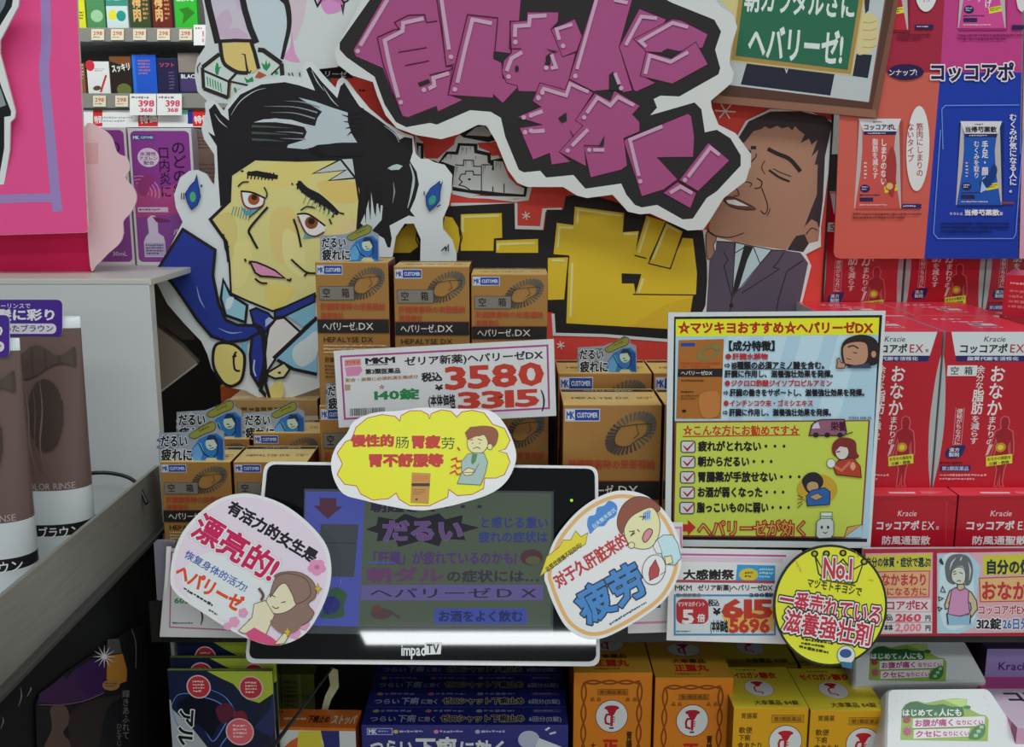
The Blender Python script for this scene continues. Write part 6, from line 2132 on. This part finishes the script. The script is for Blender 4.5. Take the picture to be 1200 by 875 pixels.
for k, (xl, xr, yt) in enumerate(xs):
    o = b0 if k == 0 else None
    o = put_box(b0, xl, xr, yt, Y, WBx, HBx, 0, k == 0, ZB)
    o.scale[1] = (dd - 0.0006) / DBx
    tag(o, ('dark blue box with white lettering in front under the black screen', 'dark blue box second in the row, showing one lettered top edge', 'dark blue box third in the row, showing one lettered top edge', 'dark blue box at the back of the row just under the screen rim')[k], 'box', 'dark blue boxes')
    Y += dd

# orange topped small box and its neighbours
WO, DO, HO = 0.075, 0.026, 0.075
oc = Carton(WO, DO, HO, 'd0d4d2', 'gloss', top='d8722a', side='8a3a14')
c = oc.face('front')
c.rect(0, 0, 100, 3, 'c86a24')
c.poly([(20, 30), (36, 14), (50, 6), (58, 18), (46, 30), (30, 42)], 'd0602c')
c.poly([(44, 4), (72, 3), (66, 14), (72, 26), (60, 34), (72, 46), (40, 46)], 'd8c83c', sm=False)
c.poly([(66, 3), (84, 3), (84, 60), (74, 60), (70, 26)], '2a2a70')
c.rect(0, 34, 22, 30, 'd0602c')
c = oc.face('top')
Dd = DO / oc.k
c.dash(8, Dd * .1, 14, Dd * .5, 2, '6a2c10')
c.dash(26, Dd * .45, 30, Dd * .25, 1, 'f0d8c0')
c.t('下痢止め', 50, Dd * .35, 22, Dd * .4, '4a1c10', .05)
c.t('ストッパ', 74, Dd * .3, 24, Dd * .5, 'f0e0d0', .05)
o = oc.make('medicine_box')
put_box(o, 296, 417, 852, 0.006, WO, HO, -2, True, ZB)
tag(o, 'small white box with an orange top beside the dark blue boxes', 'box')
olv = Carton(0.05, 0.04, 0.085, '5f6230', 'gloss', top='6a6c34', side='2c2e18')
c = olv.face('front')
c.rect(20, 0, 3, 170, '3a3c20')
c.rect(62, 0, 6, 170, '7a7c3c')
c.dash(28, 10, 28, 50, 6, '3a3c20')
o = olv.make('medicine_box')
put_box(o, 318, 368, 790, 0.085, 0.05, 0.085, 0, True, ZB)
tag(o, 'dim olive green box in the shade behind the orange topped box', 'box')
cv = sheet(385, 845, 0.045)
cv.slab([(388, 782), (396, 785), (397, 805), (388, 820), (381, 842), (374, 842), (381, 815), (387, 803), (385, 790)], 0.001, 'bdb890', '8a8668')
o = cv.build('paper_strip')
tag(o, 'bent cream paper strip hanging in the dark gap under the screen', 'strip')
p0, p1 = P(390, 782, -0.025), P(308, 890, -0.055)
bm = bmesh.new()
d = Vector(p1) - Vector(p0)
r_ = bmesh.ops.create_cone(bm, segments=10, radius1=0.0010, radius2=0.0028, depth=d.length, cap_ends=True)
for v in bm.verts:
    v.co.y *= 0.5
o = mesh_obj('stick', bm, mat('1a1a1a', 'plastic'), None, (Vector(p0) + Vector(p1)) / 2)
o.rotation_mode = 'QUATERNION'
o.rotation_quaternion = d.to_track_quat('Z', 'Y')
tag(o, 'thin black stick slanting down in front of the orange topped box', 'stick')

# heat plaster packs at the lower left
DA = 0.003
WA = float(P(319, 785, -0.012)[0] - P(196, 785, -0.012)[0])
HA = float(P(250, 785, -0.012)[2] - ZB)
ac = Carton(WA, DA, HA, '1a2036', 'gloss', top='a8b03c', side='8f9a34', bev=0.0003)
c = ac.face('front')
Hh = 100 * HA / WA
c.poly([(0, Hh), (0, 30), (20, 50), (34, 80), (26, Hh)], 'a9adb0')
c.poly([(0, 0), (40, 0), (60, 10), (70, 25), (66, 50), (50, 62), (36, 84), (20, 60), (2, 40)], '1c2340')
c.poly([(38, 1), (100, 1), (100, 24), (86, 34), (74, 30), (62, 14), (50, 8)], 'a9b83c')
c.poly([(96, 40), (100, 24), (100, 60), (96, 70), (80, 60)], '27305c')
c.poly([(36, 84), (26, 92), (30, Hh), (60, Hh), (58, 90)], 'b4c43c')
c.poly([(0, Hh), (0, 42), (8, 56), (18, 74), (26, 86), (28, Hh)], 'a9adb2')
c.poly([(60, 90), (100, 80), (100, Hh), (60, Hh)], '1c2340')
for q in ([(2, 36), (8, 26), (20, 24), (34, 28), (48, 34), (56, 46), (50, 60), (40, 74), (34, 66), (26, 50)], [(40, 20), (54, 28), (62, 44), (58, 62), (46, 80), (40, 96)], [(2, 40), (6, 56), (16, 64)]):
    c.line(q, 1.3, '5f8ad8', sm=True, taper=(.4, 1, .4))
c.poly([(8, 34), (22, 26), (36, 30), (50, 36), (54, 46), (44, 60), (38, 70), (28, 58), (12, 46)], '0f1322', sm=True)
c.poly([(44, 40), (56, 34), (62, 44), (50, 56)], '5c2438', sm=True)
c.poly([(60, 46), (70, 42), (74, 52), (64, 56)], '7a2434', sm=True)
for x, y, r, h_ in ((29, 17, 11, 'b8343e'), (79, 18, 11, 'b8343e'), (66, 64, 13, 'd8606a')):
    c.ell(x, y, r, r * 1.05, h_, line='d8b8b8', lw=1.2)
    c.dash(x - r * .5, y - r * .62, r * 1.0, r * 1.2, 4, 'e0c8c4')
c.t('アルフ', 25, 40, 60, 16, '16181c', .05, rot=97, out=(('d8dcdc', .13),))
c = ac.face('top')
c.rect(0, 0, 100, 3, '6a7a2c')
a0 = ac.make('plaster_pack')
put_box(a0, 196, 319, 785, -0.012, WA, HA, 0, True, ZB)
tag(a0, 'dark blue and lime plaster pack with red circles, front one at the lower left', 'pack', 'plaster packs')
for k, (xl, xr, yt, Y) in enumerate(((199, 323, 770, 0.000), (207, 320, 751, 0.014))):
    o = put_box(a0, xl, xr, yt, Y, WA, HA, 0, False, ZB)
    tag(o, ('dark blue and lime plaster pack in the middle of its row, only its top showing', 'dark blue and lime plaster pack at the back just under the price card')[k], 'pack', 'plaster packs')

# white soft packs with green labels
def softpack(quad, Y, tilt, label, s, lx, ly, thick=0.04):
    cv = sheet(quad[3][0], quad[3][1], Y, tilt, 0, 'gloss')
    cv.z = 0
    ring = rquad(quad, 7, 4)
    n = len(ring)
    cen = np.mean(np.array(ring), 0)
    for i, (lift, sc2) in enumerate(((0.0, 0.955), (-0.0022, .985), (-0.006, 1.0), (-thick, 1.0))):
        cv.put([tuple(cen + (np.array(p) - cen) * sc2) for p in ring], [], 'd4d8d8', lift=[lift] * n)
    for j in range(3):
        for i in range(n):
            k = (i + 1) % n
            cv.F.append((j * n + k, j * n + i, (j + 1) * n + i, (j + 1) * n + k))
            cv.M.append(0)
    cv.F.append(tuple(range(n)))
    cv.M.append(0)
    cv.F.append(tuple(3 * n + i for i in reversed(range(n))))
    cv.M.append(0)
    for _ in range(26):
        x, y = random.uniform(quad[3][0], quad[1][0]), random.uniform(quad[0][1] + 4, quad[3][1] - 5)
        if y > quad[0][1]:
            cv.ell(x, y, .6, .45, '9aa09a', n=8)
    cv.z = 2e-5
    cv.fr(lx, ly, 6 / s)
    cv.poly([(0, 300), (8, 150), (10, 90), (35, 55), (70, 35), (120, 30), (180, 45), (300, 20), (380, 12), (470, 15), (470, 60), (500, 95), (560, 125), (600, 130), (622, 160), (615, 315), (0, 305)], '8fae4c')
    cv.poly([(300, 20), (465, 14), (468, 62), (420, 70)], 'b4d07a')
    cv.poly([(10, 160), (12, 90), (40, 55), (75, 38), (120, 34), (175, 55), (240, 60), (300, 52), (350, 68), (440, 74), (450, 130), (430, 142), (14, 150)], '2f6a3c', sm=False)
    cv.ell(470, 75, 26, 13, '2f7a3c')
    cv.t('はじめて', 12, 88, 220, 50, 'dde6dc', .045)
    cv.t('の', 236, 108, 26, 28, 'dde6dc', .03)
    cv.t('人にも', 270, 84, 165, 54, 'dde6dc', .045)
    cv.poly([(90, 155), (595, 138), (592, 206), (85, 222)], 'e2d6d8')
    cv.poly([(96, 232), (490, 222), (480, 280), (92, 296)], 'e2d6d8')
    cv.t('お腹が痛く', 98, 162, 285, 50, 'a8447c', .05, rot=-1.2)
    cv.t('なりにくい', 390, 166, 195, 36, 'a8447c', .04, rot=-1.2)
    cv.t('クセに', 104, 240, 185, 48, 'a8447c', .05, rot=-1.2)
    cv.t('なりにくい', 296, 244, 190, 36, 'a8447c', .04, rot=-1.2)
    cv.line([(85, 226), (590, 212)], 4, '5a7a44')
    for k in range(12):
        a = math.radians(30 * k)
        cv.line([(50, 245), (50 + 40 * math.cos(a), 245 + 40 * math.sin(a))], 10, 'c03a58', taper=(1.4, .2))
    cv.ell(50, 245, 16, 16, 'a8549c')
    cv.ell(46, 165, 26, 22, 'a83a44')
    cv.poly([(480, 290), (500, 240), (540, 205), (590, 195), (595, 250), (570, 290), (530, 302)], '3f7a3c', sm=True)
    for x, y in ((570, 215), (550, 245), (530, 275)):
        cv.rect(x - 14, y - 11, 28, 22, '9cc09c')
    o = cv.build('soft_pack')
    tag(o, label, 'pack', 'white soft packs')
    return o


softpack([(1038, 806), (1160, 805), (1218, 892), (1036, 892)], -0.040, 50, 'white soft pack with a green label in front at the lower right', 1.0, 1055, 816)
softpack([(1000, 746), (1131, 748), (1160, 800), (1000, 804)], 0.030, 50, 'white soft pack with a green label behind, under the red card rail', .88, 1018, 752)

# purple and pink cartons at the right edge
pc = Carton(0.075, 0.08, 0.11, '8f7fb4', 'gloss', top='6a5a8c', side='4a2c4c')
c = pc.face('front')
c.t('Kracie', 14, 13, 36, 8, '3a2c60', .02)
c.rect(14, 50, 12, 5, '2a2440')
c.rect(0, 72, 100, 80, 'a890c0')
o = pc.make('medicine_box')
put_box(o, 1157, 1262, 760, 0.050, 0.075, 0.11, 0, True, ZB)
tag(o, 'lilac box behind the pink and white one at the lower right edge', 'box')
pk = Carton(0.075, 0.10, 0.10, 'd0a0bc', 'gloss', top='d8c4d4', side='8c2c62')
c = pk.face('top')
Dd = 0.10 / pk.k
c.rect(0, 0, 100, Dd * .3, 'c84a8c')
c.t('ココ', 18, Dd * .35, 50, Dd * .2, '2a2030', .06)
c.dash(4, Dd * .02, 60, Dd * .05, 1, '7a1c50')
c = pk.face('left')
c.poly([(0, 0), (120, 0), (120, 20), (0, 24)], 'c86a9c')
o = pk.make('medicine_box')
put_box(o, 1192, 1290, 852, -0.03, 0.075, 0.10, 0, True, ZB)
tag(o, 'pink and white box at the lower right corner', 'box')
